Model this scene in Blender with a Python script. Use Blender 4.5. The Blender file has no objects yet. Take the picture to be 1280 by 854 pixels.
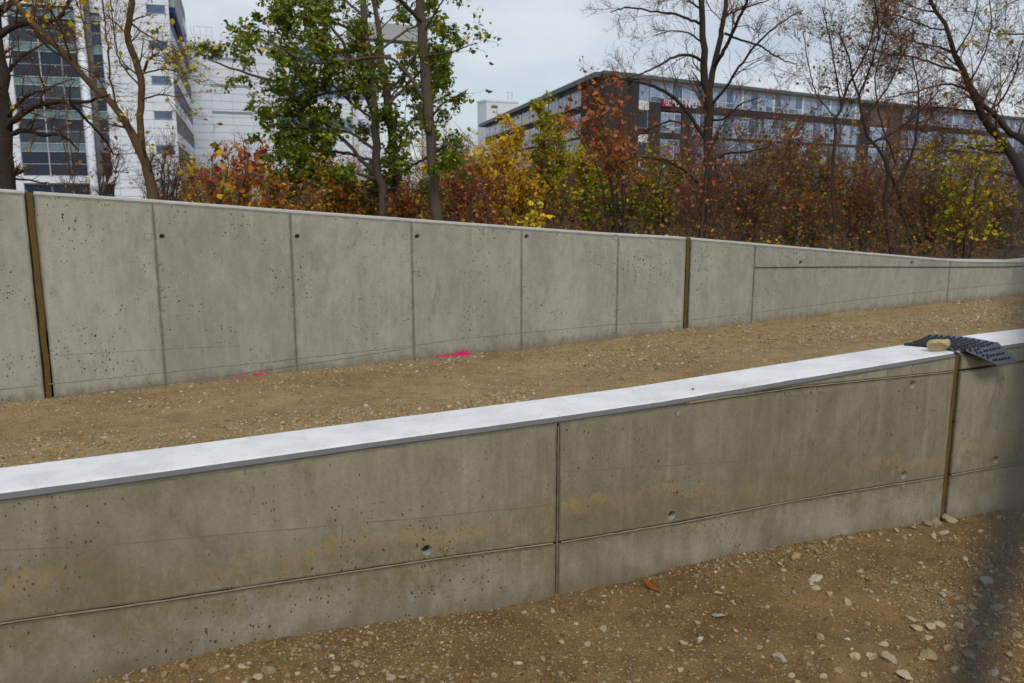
import bpy, bmesh, math, random
import numpy as np
from mathutils import Vector, Matrix
from mathutils.geometry import tessellate_polygon

SC = bpy.context.scene
COL = SC.collection
rng = np.random.default_rng(7)
random.seed(7)

# ------------------------------------------------------------------ camera
FPX, PITCH, EYE = 1055.0, math.radians(10.3), 1.8
cd = bpy.data.cameras.new('camera')
cam = bpy.data.objects.new('camera', cd)
COL.objects.link(cam)
cam.location = (0, 0, EYE)
cam.rotation_euler = (math.radians(90) - PITCH, 0, 0)
cd.sensor_width = 36.0
cd.lens = FPX / 1280 * 36.0
cd.clip_start, cd.clip_end = 0.02, 3000
cd.dof.use_dof = True
cd.dof.focus_distance = 4.5
cd.dof.aperture_fstop = 5.0
SC.camera = cam

# ------------------------------------------------------------------ light
SUN_EL, SUN_AZ = math.radians(48), math.radians(166)      # azimuth clockwise from +Y
w = bpy.data.worlds.new('World')
SC.world = w
w.use_nodes = True
wt = w.node_tree
wt.nodes.clear()
def wn(t): return wt.nodes.new(t)
out = wn('ShaderNodeOutputWorld'); bg = wn('ShaderNodeBackground')
sky = wn('ShaderNodeTexSky'); sky.sky_type = 'NISHITA'; sky.sun_disc = False
sky.sun_elevation = SUN_EL; sky.sun_rotation = SUN_AZ
tc = wn('ShaderNodeTexCoord'); mp = wn('ShaderNodeMapping'); mp.inputs['Scale'].default_value = (1.0, 1.0, 2.6)
nz = wn('ShaderNodeTexNoise'); nz.inputs['Scale'].default_value = 2.2; nz.inputs['Detail'].default_value = 5; nz.inputs['Roughness'].default_value = .5
rp = wn('ShaderNodeValToRGB')
rp.color_ramp.elements[0].position = .36; rp.color_ramp.elements[0].color = (.50, .50, .50, 1)
rp.color_ramp.elements[1].position = .62; rp.color_ramp.elements[1].color = (.97, .97, .97, 1)
mx = wn('ShaderNodeMix'); mx.data_type = 'RGBA'
mx.inputs[7].default_value = (6.1, 6.5, 6.95, 1)            # the cloud deck
wt.links.new(tc.outputs['Generated'], mp.inputs['Vector']); wt.links.new(mp.outputs[0], nz.inputs['Vector'])
wt.links.new(nz.outputs['Fac'], rp.inputs[0]); wt.links.new(rp.outputs[0], mx.inputs[0])
nz2 = wn('ShaderNodeTexNoise'); nz2.inputs['Scale'].default_value = 3.4; nz2.inputs['Detail'].default_value = 6; nz2.inputs['Roughness'].default_value = .55
cm = wn('ShaderNodeMix'); cm.data_type = 'RGBA'; cm.inputs[6].default_value = (5.0, 5.55, 6.3, 1); cm.inputs[7].default_value = (7.0, 7.25, 7.6, 1)
r2 = wn('ShaderNodeMapRange'); r2.inputs[1].default_value = .36; r2.inputs[2].default_value = .64
wt.links.new(mp.outputs[0], nz2.inputs['Vector']); wt.links.new(nz2.outputs['Fac'], r2.inputs[0]); wt.links.new(r2.outputs[0], cm.inputs[0]); wt.links.new(cm.outputs[2], mx.inputs[7])
wt.links.new(sky.outputs[0], mx.inputs[6]); wt.links.new(mx.outputs[2], bg.inputs['Color'])
bg.inputs['Strength'].default_value = 0.10
wt.links.new(bg.outputs[0], out.inputs['Surface'])
sd = bpy.data.lights.new('sun', 'SUN'); sd.energy = 1.4; sd.angle = math.radians(18); sd.color = (1, .95, .87)
sun = bpy.data.objects.new('sun', sd); COL.objects.link(sun)
_d = Vector((math.sin(SUN_AZ) * math.cos(SUN_EL), math.cos(SUN_AZ) * math.cos(SUN_EL), math.sin(SUN_EL)))
sun.rotation_euler = _d.to_track_quat('Z', 'Y').to_euler()
SC.view_settings.view_transform = 'Standard'
SC.view_settings.look = 'None'
SC.view_settings.exposure = 0.16
SC.view_settings.gamma = 1.0

# ------------------------------------------------------------------ helpers
def ray(x, y):
    a = (x - 640) / FPX; b = (y - 427) / FPX
    return np.array([a, math.cos(PITCH) - b * math.sin(PITCH), -math.sin(PITCH) - b * math.cos(PITCH)])
def at(x, y, Y):                      # the point seen at (x, y) at distance Y
    r = ray(x, y); k = Y / r[1]
    return np.array([r[0] * k, Y, EYE + r[2] * k])
def onplane(x, y, P, th):             # on a vertical plane: (along, height)
    u = np.array([math.sin(th), math.cos(th)]); n = np.array([u[1], -u[0]]); P = np.asarray(P)[:2]
    r = ray(x, y); k = (n @ P) / (n @ r[:2]); q = r * k
    return float((q[:2] - P) @ u), float(q[2] + EYE)
def onground(x, y, z=0.0):
    r = ray(x, y); k = (z - EYE) / r[2]
    return r * k + np.array([0, 0, EYE])

def tag(o, label=None, cat=None, group=None, kind=None):
    if label: o['label'] = label
    if cat: o['category'] = cat
    if group: o['group'] = group
    if kind: o['kind'] = kind
    return o
def empty(name, loc=(0, 0, 0), rz=0.0, label=None, cat=None, group=None):
    o = bpy.data.objects.new(name, None); COL.objects.link(o)
    o.location = loc; o.rotation_euler = (0, 0, rz); o.empty_display_size = .2
    return tag(o, label, cat, group)
def link(name, me, parent=None):
    o = bpy.data.objects.new(name, me); COL.objects.link(o)
    if parent: o.parent = parent
    return o
def mesh(name, v, f, mat, parent=None, smooth=False, uv=None, attrs=None):
    me = bpy.data.meshes.new(name)
    v = np.asarray(v, dtype=np.float32).reshape(-1, 3)
    if isinstance(f, np.ndarray) and f.ndim == 2:
        n, k = f.shape
        me.vertices.add(len(v)); me.vertices.foreach_set('co', v.ravel())
        me.loops.add(n * k); me.loops.foreach_set('vertex_index', f.astype(np.int32).ravel())
        me.polygons.add(n); me.polygons.foreach_set('loop_start', np.arange(0, n * k, k, dtype=np.int32))
        me.update(calc_edges=True)
    else:
        me.from_pydata([tuple(p) for p in v], [], [tuple(int(i) for i in q) for q in f]); me.update()
    if smooth: me.polygons.foreach_set('use_smooth', np.ones(len(me.polygons), dtype=bool))
    if uv is not None:
        lay = me.uv_layers.new(name='UVMap')
        idx = np.zeros(len(me.loops), dtype=np.int32); me.loops.foreach_get('vertex_index', idx)
        lay.data.foreach_set('uv', np.asarray(uv, dtype=np.float32)[idx].ravel())
    for k, a in (attrs or {}).items():
        a = np.asarray(a, dtype=np.float32)
        if a.ndim == 1:
            at_ = me.attributes.new(k, 'FLOAT', 'POINT'); at_.data.foreach_set('value', a)
        else:
            if a.shape[1] == 3: a = np.concatenate([a, np.ones((len(a), 1), np.float32)], 1)
            at_ = me.attributes.new(k, 'FLOAT_COLOR', 'POINT'); at_.data.foreach_set('color', a.ravel())
    if mat: me.materials.append(mat)
    return link(name, me, parent)

# --- node graphs
class G:
    def __init__(s, name):
        s.m = bpy.data.materials.new(name); s.m.use_nodes = True; s.t = s.m.node_tree; s.t.nodes.clear()
        s.out = s.t.nodes.new('ShaderNodeOutputMaterial')
        s.b = s.t.nodes.new('ShaderNodeBsdfPrincipled'); s.t.links.new(s.b.outputs[0], s.out.inputs[0])
    def n(s, typ, **kw):
        nd = s.t.nodes.new('ShaderNode' + typ)
        for k, v in kw.items(): setattr(nd, k, v)
        return nd
    def put(s, sock, val):
        if hasattr(val, 'is_linked') or hasattr(val, 'node'): s.t.links.new(val, sock)
        else: sock.default_value = val
    def coord(s, kind='Object', scale=(1, 1, 1)):
        c = s.n('TexCoord').outputs[kind]
        if tuple(scale) == (1, 1, 1): return c
        m = s.n('Mapping'); s.put(m.inputs[0], c); m.inputs['Scale'].default_value = scale; return m.outputs[0]
    def noise(s, vec, scale, detail=4, rough=.55, dist=0.0):
        n = s.n('TexNoise'); s.put(n.inputs['Vector'], vec); n.inputs['Scale'].default_value = scale
        n.inputs['Detail'].default_value = detail; n.inputs['Roughness'].default_value = rough; n.inputs['Distortion'].default_value = dist
        return n.outputs['Fac']
    def vor(s, vec, scale, feature='F1'):
        n = s.n('TexVoronoi', feature=feature); s.put(n.inputs['Vector'], vec); n.inputs['Scale'].default_value = scale; return n
    def math(s, op, a, b=0.0, c=0.0):
        n = s.n('Math', operation=op); s.put(n.inputs[0], a); s.put(n.inputs[1], b); s.put(n.inputs[2], c); return n.outputs[0]
    def ramp(s, x, lo, hi, a=0.0, b=1.0, smooth=True):
        n = s.n('MapRange'); n.interpolation_type = 'SMOOTHSTEP' if smooth else 'LINEAR'
        s.put(n.inputs[0], x)
        for i, q in enumerate((lo, hi, a, b)): s.put(n.inputs[1 + i], q)
        return n.outputs[0]
    def mix(s, fac, a, b, blend='MIX'):
        n = s.n('Mix', data_type='RGBA', blend_type=blend); s.put(n.inputs[0], fac)
        for i, q in ((6, a), (7, b)): s.put(n.inputs[i], q if hasattr(q, 'node') else (tuple(q) + (1,))[:4])
        return n.outputs[2]
    def sep(s, v):
        n = s.n('SeparateXYZ'); s.put(n.inputs[0], v); return n.outputs
    def attr(s, name, col=False):
        n = s.n('Attribute', attribute_name=name); return n.outputs['Color' if col else 'Fac']
    def bump(s, h, strength=.5, dist=.01):
        n = s.n('Bump'); n.inputs['Strength'].default_value = strength; n.inputs['Distance'].default_value = dist
        s.put(n.inputs['Height'], h); s.t.links.new(n.outputs[0], s.b.inputs['Normal']); return n
    def fin(s, color, rough=.85, spec=.3, metal=0.0):
        s.put(s.b.inputs['Base Color'], color if hasattr(color, 'node') else (tuple(color) + (1,))[:4])
        s.put(s.b.inputs['Roughness'], rough); s.b.inputs['Specular IOR Level'].default_value = spec; s.b.inputs['Metallic'].default_value = metal
        return s.m

def plain(name, c, rough=.6, spec=.3, metal=0.0, var=.12, scale=3.0, coord='Object'):
    g = G(name); v = g.coord(coord)
    n = g.noise(v, scale, 5); c = np.array(c)
    return g.fin(g.mix(n, tuple(c * (1 - var)), tuple(c * (1 + var))), rough, spec, metal)

def concrete(name, A, B, streak, hole_amt, foot, tan=False, dark=(.060, .052, .036)):
    g = G(name); uv = g.coord('UV')
    big = g.noise(g.coord('UV', (1.5, .55, 1)), 1.3, 6, .62, .4); mid = g.noise(g.coord('UV', (1.4, .6, 1)), 8, 7, .7); fine = g.noise(uv, 70, 4, .6)
    t = g.math('ADD', g.math('MULTIPLY', big, .55), g.math('MULTIPLY', mid, .45))
    c = g.mix(g.ramp(t, .36, .64), A, B)
    sv = g.coord('UV', (9, .55, 1)); st = g.noise(sv, 1.6, 6, .65, .3)
    tone = g.attr('tone'); c = g.mix(tone, c, tuple(np.array(A) * .78))
    c = g.mix(g.math('MULTIPLY', g.ramp(st, .50, .74), .45), c, streak)
    st2 = g.noise(g.coord('UV', (26, .8, 1)), 1.0, 5, .6)
    c = g.mix(g.math('MULTIPLY', g.ramp(st2, .56, .76), .32), c, tuple(np.array(streak) * np.array((1.12, .93, .66))))
    blot = g.noise(g.coord('UV', (1.6, .8, 1)), 2.9, 8, .75, .8)
    c = g.mix(g.math('MULTIPLY', g.ramp(blot, .54, .70), .50), c, tuple(np.array(A) * .66))
    if tan:
        s_, z_ = g.sep(uv)[0], g.sep(uv)[1]
        h = g.math('ADD', z_, g.math('MULTIPLY', s_, .026))          # height above the form seam, sloping with it
        warp = g.noise(g.coord('UV', (.8, .5, 1)), 1.9, 10, .76)
        h2 = g.math('ADD', h, g.math('MULTIPLY', g.math('SUBTRACT', warp, .5), .62))
        band = g.math('MULTIPLY', g.ramp(h2, .10, .26), g.ramp(h2, .42, .54, 1.0, 0.0))
        edge = g.math('MULTIPLY', g.ramp(h2, .36, .445), g.ramp(h2, .445, .475, 1.0, 0.0))
        pat = g.noise(g.coord('UV', (1.6, .8, 1)), 15, 8, .8)
        c = g.mix(g.math('MULTIPLY', band, g.ramp(pat, .40, .60, .15, .72)), c, (.185, .140, .062))
        c = g.mix(g.math('MULTIPLY', edge, g.math('MULTIPLY', g.ramp(pat, .40, .58, .08, .78), g.ramp(g.noise(uv, 1.6, 4), .38, .58))), c, (.36, .268, .122))
        eff = g.noise(g.coord('UV', (1.1, .9, 1)), 4.6, 9, .78, .6)
        c = g.mix(g.math('MULTIPLY', g.ramp(eff, .58, .70), .32), c, (.40, .385, .325))
        low = g.noise(uv, 3.4, 6, .7)
        c = g.mix(g.math('MULTIPLY', g.ramp(h, .30, .22), g.ramp(low, .45, .65, .0, .34)), c, (.37, .355, .305))
    ft_h = g.math('SUBTRACT', g.sep(uv)[1], g.math('ADD', g.math('MULTIPLY', g.sep(uv)[0], foot[1]), foot[0]))
    ft_n = g.noise(g.coord('UV', (2.2, 1.2, 1)), 5, 8, .75)
    c = g.mix(g.math('MULTIPLY', g.ramp(g.math('ADD', ft_h, g.math('MULTIPLY', g.math('SUBTRACT', ft_n, .5), .32)), .0, .14, 1.0, 0.0), .62), c, (.150, .112, .060))
    c = g.mix(g.ramp(fine, .40, .72, 0, .22), c, tuple(np.array(A) * .55))
    # bug holes: round-ish voids of several sizes, sparse by patches
    dv = g.n('VectorMath', operation='ADD'); nn = g.n('TexNoise'); nn.inputs['Scale'].default_value = 30
    g.put(nn.inputs['Vector'], uv); sc = g.n('VectorMath', operation='SCALE'); g.put(sc.inputs[0], nn.outputs['Color']); sc.inputs['Scale'].default_value = .022
    g.put(dv.inputs[0], g.coord('UV', (1.15, .85, 1))); g.put(dv.inputs[1], sc.outputs[0])
    clump = g.ramp(g.noise(uv, 1.7, 3), .36, .66, .25, 1.0)
    holes = None
    for scale, rad in (((15, .052), (31, .085), (62, .12)) if tan else ((8.5, .038), (19, .075), (41, .135))):
        v = g.vor(dv.outputs[0], scale); r = g.sep(v.outputs['Color'])[0]
        thr = g.math('MULTIPLY', g.math('MULTIPLY', g.math('POWER', r, 2.2), rad * hole_amt * 2.6), clump)
        m = g.ramp(g.math('SUBTRACT', v.outputs['Distance'], thr), -.012, .008, 1.0, 0.0)
        m = g.math('MULTIPLY', m, g.math('GREATER_THAN', thr, .016))
        holes = m if holes is None else g.math('MAXIMUM', holes, m)
    c = g.mix(g.math('MULTIPLY', holes, .92), c, dark)
    js = g.attr('joint_stain')
    jn = g.noise(uv, 9, 5, .7)
    c = g.mix(g.math('MULTIPLY', js, g.ramp(jn, .3, .62, .25, .8)), c, tuple(np.array(A) * .45))
    h = g.math('SUBTRACT', g.math('MULTIPLY', fine, .25), holes)
    h = g.math('ADD', h, g.math('MULTIPLY', mid, .4))
    g.bump(h, .55, .006)
    return g.fin(c, .82, .28)

M = {}
M['far'] = concrete('far_concrete', (.295, .289, .230), (.428, .420, .346), (.47, .44, .33), 1.12, (-.075, .022))
M['near'] = concrete('near_concrete', (.200, .178, .116), (.355, .326, .238), (.39, .352, .24), 1.02, (.03, -.03), tan=True)
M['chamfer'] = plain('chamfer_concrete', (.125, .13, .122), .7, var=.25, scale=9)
M['core'] = plain('joint_concrete', (.24, .21, .165), .9, var=.3, scale=20)
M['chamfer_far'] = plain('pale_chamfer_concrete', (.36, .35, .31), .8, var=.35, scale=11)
M['coat_far'] = plain('pale_wall_top', (.48, .47, .43), .8, var=.25, scale=9)
M['fin'] = plain('seam_fin', (.28, .235, .15), .9, var=.45, scale=25)
M['filler'] = plain('joint_filler_board', (.118, .076, .017), .8, var=.3, scale=12)
M['tiehole'] = plain('tie_hole_plug', (.035, .042, .048), .5)
M['cup'] = plain('tie_hole_lip', (.30, .30, .27), .85, var=.25, scale=40)
M['grout'] = plain('joint_grout', (.20, .185, .145), .9, var=.35, scale=14)
M['line'] = plain('scribed_line', (.17, .155, .125), .9, var=.35, scale=14)
M['line2'] = plain('form_mark', (.185, .165, .112), .9, var=.3, scale=14)
def coating():
    g = G('white_coating'); v = g.coord('Object')
    n = g.noise(v, 3.5, 6, .65); m = g.noise(v, 26, 5, .7)
    c = g.mix(g.ramp(n, .38, .66), (.765, .77, .765), (.63, .635, .63))
    c = g.mix(g.ramp(m, .58, .72, 0, .6), c, (.48, .47, .44))
    d = g.vor(v, 23); r = g.sep(d.outputs['Color'])[0]
    sp = g.math('LESS_THAN', d.outputs['Distance'], g.math('MULTIPLY', g.math('POWER', r, 5.0), .14))
    c = g.mix(g.ramp(g.noise(v, 5.5, 8, .75, .5), .56, .72, 0, .30), c, (.42, .37, .28))
    c = g.mix(g.math('MULTIPLY', sp, g.ramp(g.noise(v, 1.3, 2), .5, .62)), c, (.16, .12, .07))
    g.bump(m, .25, .004)
    return g.fin(c, .6, .3)
M['coat'] = coating()
def paintspray():
    g = G('pink_spray_paint'); a = g.attr('dens')
    n = g.noise(g.coord('Object'), 55, 6, .75); f = g.ramp(g.math('ADD', a, g.math('MULTIPLY', g.math('SUBTRACT', n, .5), 1.3)), .22, .70)
    m = g.fin((.82, .010, .21), .8)
    tr = g.n('BsdfTransparent'); mxs = g.n('MixShader'); g.put(mxs.inputs[0], f)
    g.t.links.new(tr.outputs[0], mxs.inputs[1]); g.t.links.new(g.b.outputs[0], mxs.inputs[2]); g.t.links.new(mxs.outputs[0], g.out.inputs[0])
    return m
M['pink'] = paintspray()
def dirt(name, A, B, pale, amt):
    g = G(name); v = g.n('NewGeometry').outputs['Position']
    n1 = g.noise(v, .9, 6, .65); n2 = g.noise(v, 6, 7, .7); n3 = g.noise(v, 60, 4, .6)
    c = g.mix(g.ramp(g.math('ADD', g.math('MULTIPLY', n1, .5), g.math('MULTIPLY', n2, .5)), .36, .64), A, B)
    h = g.math('MULTIPLY', n3, .5)
    for scale, a_, thr in ((55, amt, .52), (120, amt * .9, .45), (210, amt * .7, .42)):
        vo = g.vor(v, scale); r = g.sep(vo.outputs['Color'])
        keep = g.math('MULTIPLY', g.math('GREATER_THAN', r[0], thr), g.ramp(vo.outputs['Distance'], .30, .46, 1.0, 0.0))
        tone = g.mix(r[1], tuple(np.array(A) * .8), pale)
        c = g.mix(g.math('MULTIPLY', keep, a_), c, tone)
        h = g.math('ADD', h, g.math('MULTIPLY', keep, g.ramp(vo.outputs['Distance'], 0, .45, 1.0, .2)))
    g.bump(h, .7, .006)
    return g.fin(c, .95, .12)
M['dirt'] = dirt('brown_dirt', (.112, .064, .021), (.240, .150, .062), (.40, .30, .17), .8)
M['path'] = dirt('path_dirt', (.205, .135, .053), (.350, .252, .122), (.56, .47, .32), .78)
M['woodfloor'] = plain('leaf_litter', (.11, .06, .025), .95, var=.6, scale=6, coord='Generated')
def tinted(name, rough=.9, trans=0.0, spec=.2, bumpy=False):
    g = G(name); c = g.attr('tint', True)
    if bumpy:
        nn = g.noise(g.coord('Object'), 55, 5, .65); c = g.mix(g.ramp(nn, .3, .7, .25, 0), c, (.08, .06, .035)); g.bump(nn, .4, .004)
    m = g.fin(c, rough, spec)
    if trans:
        tl = g.n('BsdfTranslucent'); g.put(tl.inputs[0], c); mxs = g.n('MixShader'); mxs.inputs[0].default_value = trans
        g.t.links.new(g.b.outputs[0], mxs.inputs[1]); g.t.links.new(tl.outputs[0], mxs.inputs[2]); g.t.links.new(mxs.outputs[0], g.out.inputs[0])
    return m
M['stone'] = tinted('gravel_stone', .9, bumpy=True)
M['leaf'] = tinted('leaf', .55, .38, .3)
def bark(name, c):
    g = G(name); v = g.coord('Object', (14, 14, 2.5)); n = g.noise(v, 2.0, 6, .7); b = g.noise(g.coord('Object'), 1.4, 4)
    c = np.array(c); col = g.mix(n, tuple(c * .55), tuple(c * 1.4)); col = g.mix(g.ramp(b, .45, .7, 0, .35), col, tuple(c * np.array((.7, .85, .7))))
    g.bump(n, .6, .02); return g.fin(col, .95, .1)
M['bark_brown'] = bark('brown_bark', (.135, .085, .045))
M['bark_grey'] = bark('grey_bark', (.115, .090, .066))
M['bark_dark'] = bark('dark_bark', (.058, .044, .034))
M['twig'] = bark('reddish_twig', (.16, .088, .058))
M['bark_pale'] = bark('pale_bark', (.20, .165, .13))

# ------------------------------------------------------------------ ground
def vnoise(x, y, freq, seed=0):
    r = np.random.default_rng(seed); T = r.random((256, 256))
    X = x * freq; Y = y * freq; xi = np.floor(X).astype(int); yi = np.floor(Y).astype(int)
    fx = X - xi; fy = Y - yi; fx = fx * fx * (3 - 2 * fx); fy = fy * fy * (3 - 2 * fy)
    a = T[xi & 255, yi & 255]; b = T[(xi + 1) & 255, yi & 255]; c = T[xi & 255, (yi + 1) & 255]; d = T[(xi + 1) & 255, (yi + 1) & 255]
    return (a * (1 - fx) + b * fx) * (1 - fy) + (c * (1 - fx) + d * fx) * fy - .5

THW = math.radians(66.0)                         # both walls run this way
U = np.array([math.sin(THW), math.cos(THW)]); NRM = np.array([-U[1], U[0]])      # NRM points away from the camera
RZ = math.pi / 2 - THW
PN = at(697, 525, 3.45)[:2]; PF = np.array([-3.30, 7.83])
THICK = .31
nb = [onplane(x, y, PN, THW) for x, y in ((150, 848), (200, 836), (317, 807), (402, 791), (528, 776), (622, 764), (697, 747), (780, 732), (838, 714), (917, 696), (944, 693), (1053, 671), (1170, 655), (1280, 635))]
nb_s = np.array([-8, -3] + [p[0] for p in nb] + [6, 12]); nb_z = np.array([nb[0][1] + .03, nb[0][1] + .02] + [p[1] for p in nb] + [nb[-1][1], nb[-1][1]])
fb = [onplane(x, y, PF, THW) for x, y in ((0, 507), (62, 500), (203, 485), (367, 468), (515, 452), (651, 440), (771, 425), (858, 413), (939, 405), (1060, 392), (1184, 380), (1280, 371))]
fb_s = np.array([-12] + [p[0] for p in fb] + [22]); fb_z = np.array([fb[0][1] - .12] + [p[1] for p in fb] + [fb[-1][1] + .25])
def sd_of(x, y, P): return (x - P[0]) * U[0] + (y - P[1]) * U[1], (x - P[0]) * NRM[0] + (y - P[1]) * NRM[1]
def z_near(x, y):
    s, d = sd_of(x, y, PN); d = np.maximum(-d, 0)
    p = np.interp(s, nb_s, nb_z)
    z = p * np.exp(-(d / .55) ** 2) + .012 * np.exp(-(d / .09) ** 2)
    z = z + .05 * vnoise(x, y, 1.3, 1) * np.minimum(1, d * 2) + .026 * vnoise(x, y, 4, 2) * np.minimum(1, .15 + d * 1.5) + .017 * vnoise(x, y, 13, 3) * np.minimum(1, .4 + d * 2) + .009 * vnoise(x, y, 37, 4)
    return z
def z_path(x, y):
    s, d = sd_of(x, y, PF); p = np.interp(s, fb_s, fb_z)
    dd = np.maximum(-d, 0)
    rut = -.03 * np.exp(-((dd - 1.1) / .35) ** 2) - .025 * np.exp(-((dd - 2.7) / .35) ** 2)
    return p + rut + .05 * vnoise(x, y, .8, 5) * np.minimum(1, dd) + .02 * vnoise(x, y, 3.1, 6) + .012 * vnoise(x, y, 11, 7) + .006 * vnoise(x, y, 31, 8) + .02 * np.exp(-(dd / .08) ** 2)
def sheet(name, s0, s1, d0, d1, ds, dd, P, zf, mat):
    S, D = np.meshgrid(np.arange(s0, s1 + 1e-6, ds), np.linspace(d0, d1, int((d1 - d0) / dd) + 1), indexing='ij')
    x = P[0] + S * U[0] + D * NRM[0]; y = P[1] + S * U[1] + D * NRM[1]; z = zf(x, y)
    a, b = S.shape; i = np.arange(a * b).reshape(a, b)
    f = np.stack([i[:-1, :-1], i[1:, :-1], i[1:, 1:], i[:-1, 1:]], -1).reshape(-1, 4)
    return tag(mesh(name, np.stack([x, y, z], -1).reshape(-1, 3), f, mat, smooth=True), kind='structure')
sheet('ground', -7, 9, -9.0, -3.7, .12, .12, PN, z_near, M['dirt'])
sheet('ground', -4.6, 7.6, -3.7, .05, .021, .021, PN, z_near, M['dirt'])
SEP = float(sd_of(*PN, PF)[1])                   # distance of the near wall from the far wall (negative)
sheet('gravel_path', -9, 19, SEP + THICK - .05, .05, .05, .05, PF, z_path, M['path'])
def terrain():
    r = [0, 4, 9, 14, 20, 30, 50, 80, 130, 250, 600, 1500, 2800]; n = 48
    v = [(0, 30, -.45)]; f = []
    for k in r[1:]:
        for j in range(n):
            a = 2 * math.pi * j / n; v.append((k * math.cos(a), 30 + k * math.sin(a), -.45))
    for j in range(n): f.append((0, 1 + j, 1 + (j + 1) % n))
    for q in range(len(r) - 2):
        for j in range(n):
            a = 1 + q * n; f.append((a + j, a + n + j, a + n + (j + 1) % n, a + (j + 1) % n))
    return tag(mesh('terrain', v, f, M['woodfloor']), kind='structure')
terrain()
def z_wood(x, y): return .50 + .12 * vnoise(x, y, .4, 9) + .04 * vnoise(x, y, 2, 10)
def woodland():
    S, D = np.meshgrid(np.linspace(-14, 34, 97), np.linspace(THICK - .03, 40, 80), indexing='ij')
    x = PF[0] + S * U[0] + D * NRM[0]; y = PF[1] + S * U[1] + D * NRM[1]
    z = z_wood(x, y); z = np.where(D > 39, -.6, z)
    a, b = S.shape; i = np.arange(a * b).reshape(a, b)
    f = np.stack([i[:-1, :-1], i[1:, :-1], i[1:, 1:], i[:-1, 1:]], -1).reshape(-1, 4)
    tag(mesh('woodland_floor', np.stack([x, y, z], -1).reshape(-1, 3), f, M['woodfloor'], smooth=True), kind='structure')
woodland()

# ------------------------------------------------------------------ concrete walls
def inset(poly, d):
    P = [Vector(p) for p in poly]; n = len(P); o = []
    for i in range(n):
        a, b, c = P[i - 1], P[i], P[(i + 1) % n]
        e1 = (b - a).normalized(); e2 = (c - b).normalized()
        n1 = Vector((-e1.y, e1.x)); n2 = Vector((-e2.y, e2.x))
        m = (n1 + n2); m = m / max(m.dot(n1), .25)
        o.append(b + m * d / max(m.dot(n1), .25) if False else b + m * d)
    return o
def cast_panel(name, poly, holes, mat, parent, s0, depth=.05, gap=.003, stain=.024):
    """one cast concrete face: bevelled edges, real recessed tie holes; poly in (s, z), CCW"""
    out = inset(poly, gap); r0 = inset(out, .003); r1 = inset(out, stain)
    n = len(poly); V = []; uv = []; js = []; F = []
    def add(pts, y, j):
        i0 = len(V)
        for p in pts: V.append((p[0] - s0, y, p[1])); uv.append((p[0], p[1])); js.append(j)
        return i0
    iC = add(out, depth, 1); iB = add(out, .005, 1); i0 = add(r0, 0, 1); i1 = add(r1, 0, 0)
    for a, b in ((iC, iB), (iB, i0), (i0, i1)):
        for k in range(n): F.append((a + k, a + (k + 1) % n, b + (k + 1) % n, b + k))
    K = 20; loops = [[Vector((p[0], p[1], 0)) for p in r1]]; hi = []
    for hs, hz, hr in holes:
        ring = [(hs + hr * math.cos(2 * math.pi * q / K), hz + hr * math.sin(2 * math.pi * q / K)) for q in range(K)]
        hi.append(add(ring, 0, .25)); loops.append([Vector((p[0], p[1], 0)) for p in ring][::-1])
    idx = list(range(i1, i1 + n))
    for h in hi: idx += list(range(h, h + K))[::-1]
    for t in tessellate_polygon(loops):
        a, b, c = (idx[q] for q in t)
        pa, pb, pc = (V[q] for q in (a, b, c))
        cr = (pb[0] - pa[0]) * (pc[2] - pa[2]) - (pb[2] - pa[2]) * (pc[0] - pa[0])
        F.append((a, b, c) if cr > 0 else (a, c, b))
    o = mesh(name, V, F, mat, parent, uv=uv, attrs={'joint_stain': js, 'tone': np.full(len(V), random.random() * .42)})
    for hs, hz, hr in holes:
        V2 = []; F2 = []
        for rr, yy in ((hr, 0.0005), (hr * .93, .004), (hr * .70, .028)):
            for q in range(K): V2.append((hs - s0 + rr * math.cos(2 * math.pi * q / K), yy, hz + rr * math.sin(2 * math.pi * q / K)))
        for lv in (0, 1):
            for q in range(K): F2.append((lv * K + q, lv * K + (q + 1) % K, (lv + 1) * K + (q + 1) % K, (lv + 1) * K + q))
        h = mesh('tie_hole', V2, F2, M['cup'], parent, smooth=True)
        mesh('hole_plug', V2[2 * K:], [tuple(range(K))], M['tiehole'], h)
    return o
def plug(parent, s, z, r, mat, s0):
    K = 18; V = []; F = []; uv = []; js = []
    for rr, yy, j in ((r * 1.12, .002, 1), (r * 1.02, -.0015, 1), (r * .88, -.002, .5), (r * .8, -.001, 0)):
        for q in range(K):
            a = 2 * math.pi * q / K; V.append((s - s0 + rr * math.cos(a), yy, z + rr * math.sin(a))); uv.append((s + rr * math.cos(a), z + rr * math.sin(a))); js.append(j)
    for lv in range(3):
        for q in range(K): F.append((lv * K + q, lv * K + (q + 1) % K, (lv + 1) * K + (q + 1) % K, (lv + 1) * K + q))
    F.append(tuple(range(3 * K, 4 * K)))
    mesh('filled_tie_hole', V, F, mat, parent, uv=uv, attrs={'joint_stain': js})
def profile_solid(name, ss, prof, mat, parent, s0, smooth=False):
    """sweep a closed (y, z) profile along s; prof(s) -> list of (y, z)"""
    V = []; F = []
    for s in ss:
        pr = prof(s); m = len(pr)
        V += [(s - s0, y, z) for y, z in pr]
    for i in range(len(ss) - 1):
        for k in range(m):
            a = i * m + k; b = i * m + (k + 1) % m; F.append((a, b, b + m, a + m))
    F.append(tuple(range(m))); F.append(tuple(range((len(ss) - 1) * m, len(ss) * m))[::-1])
    o = mesh(name, V, F, mat, parent)
    return o
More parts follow.
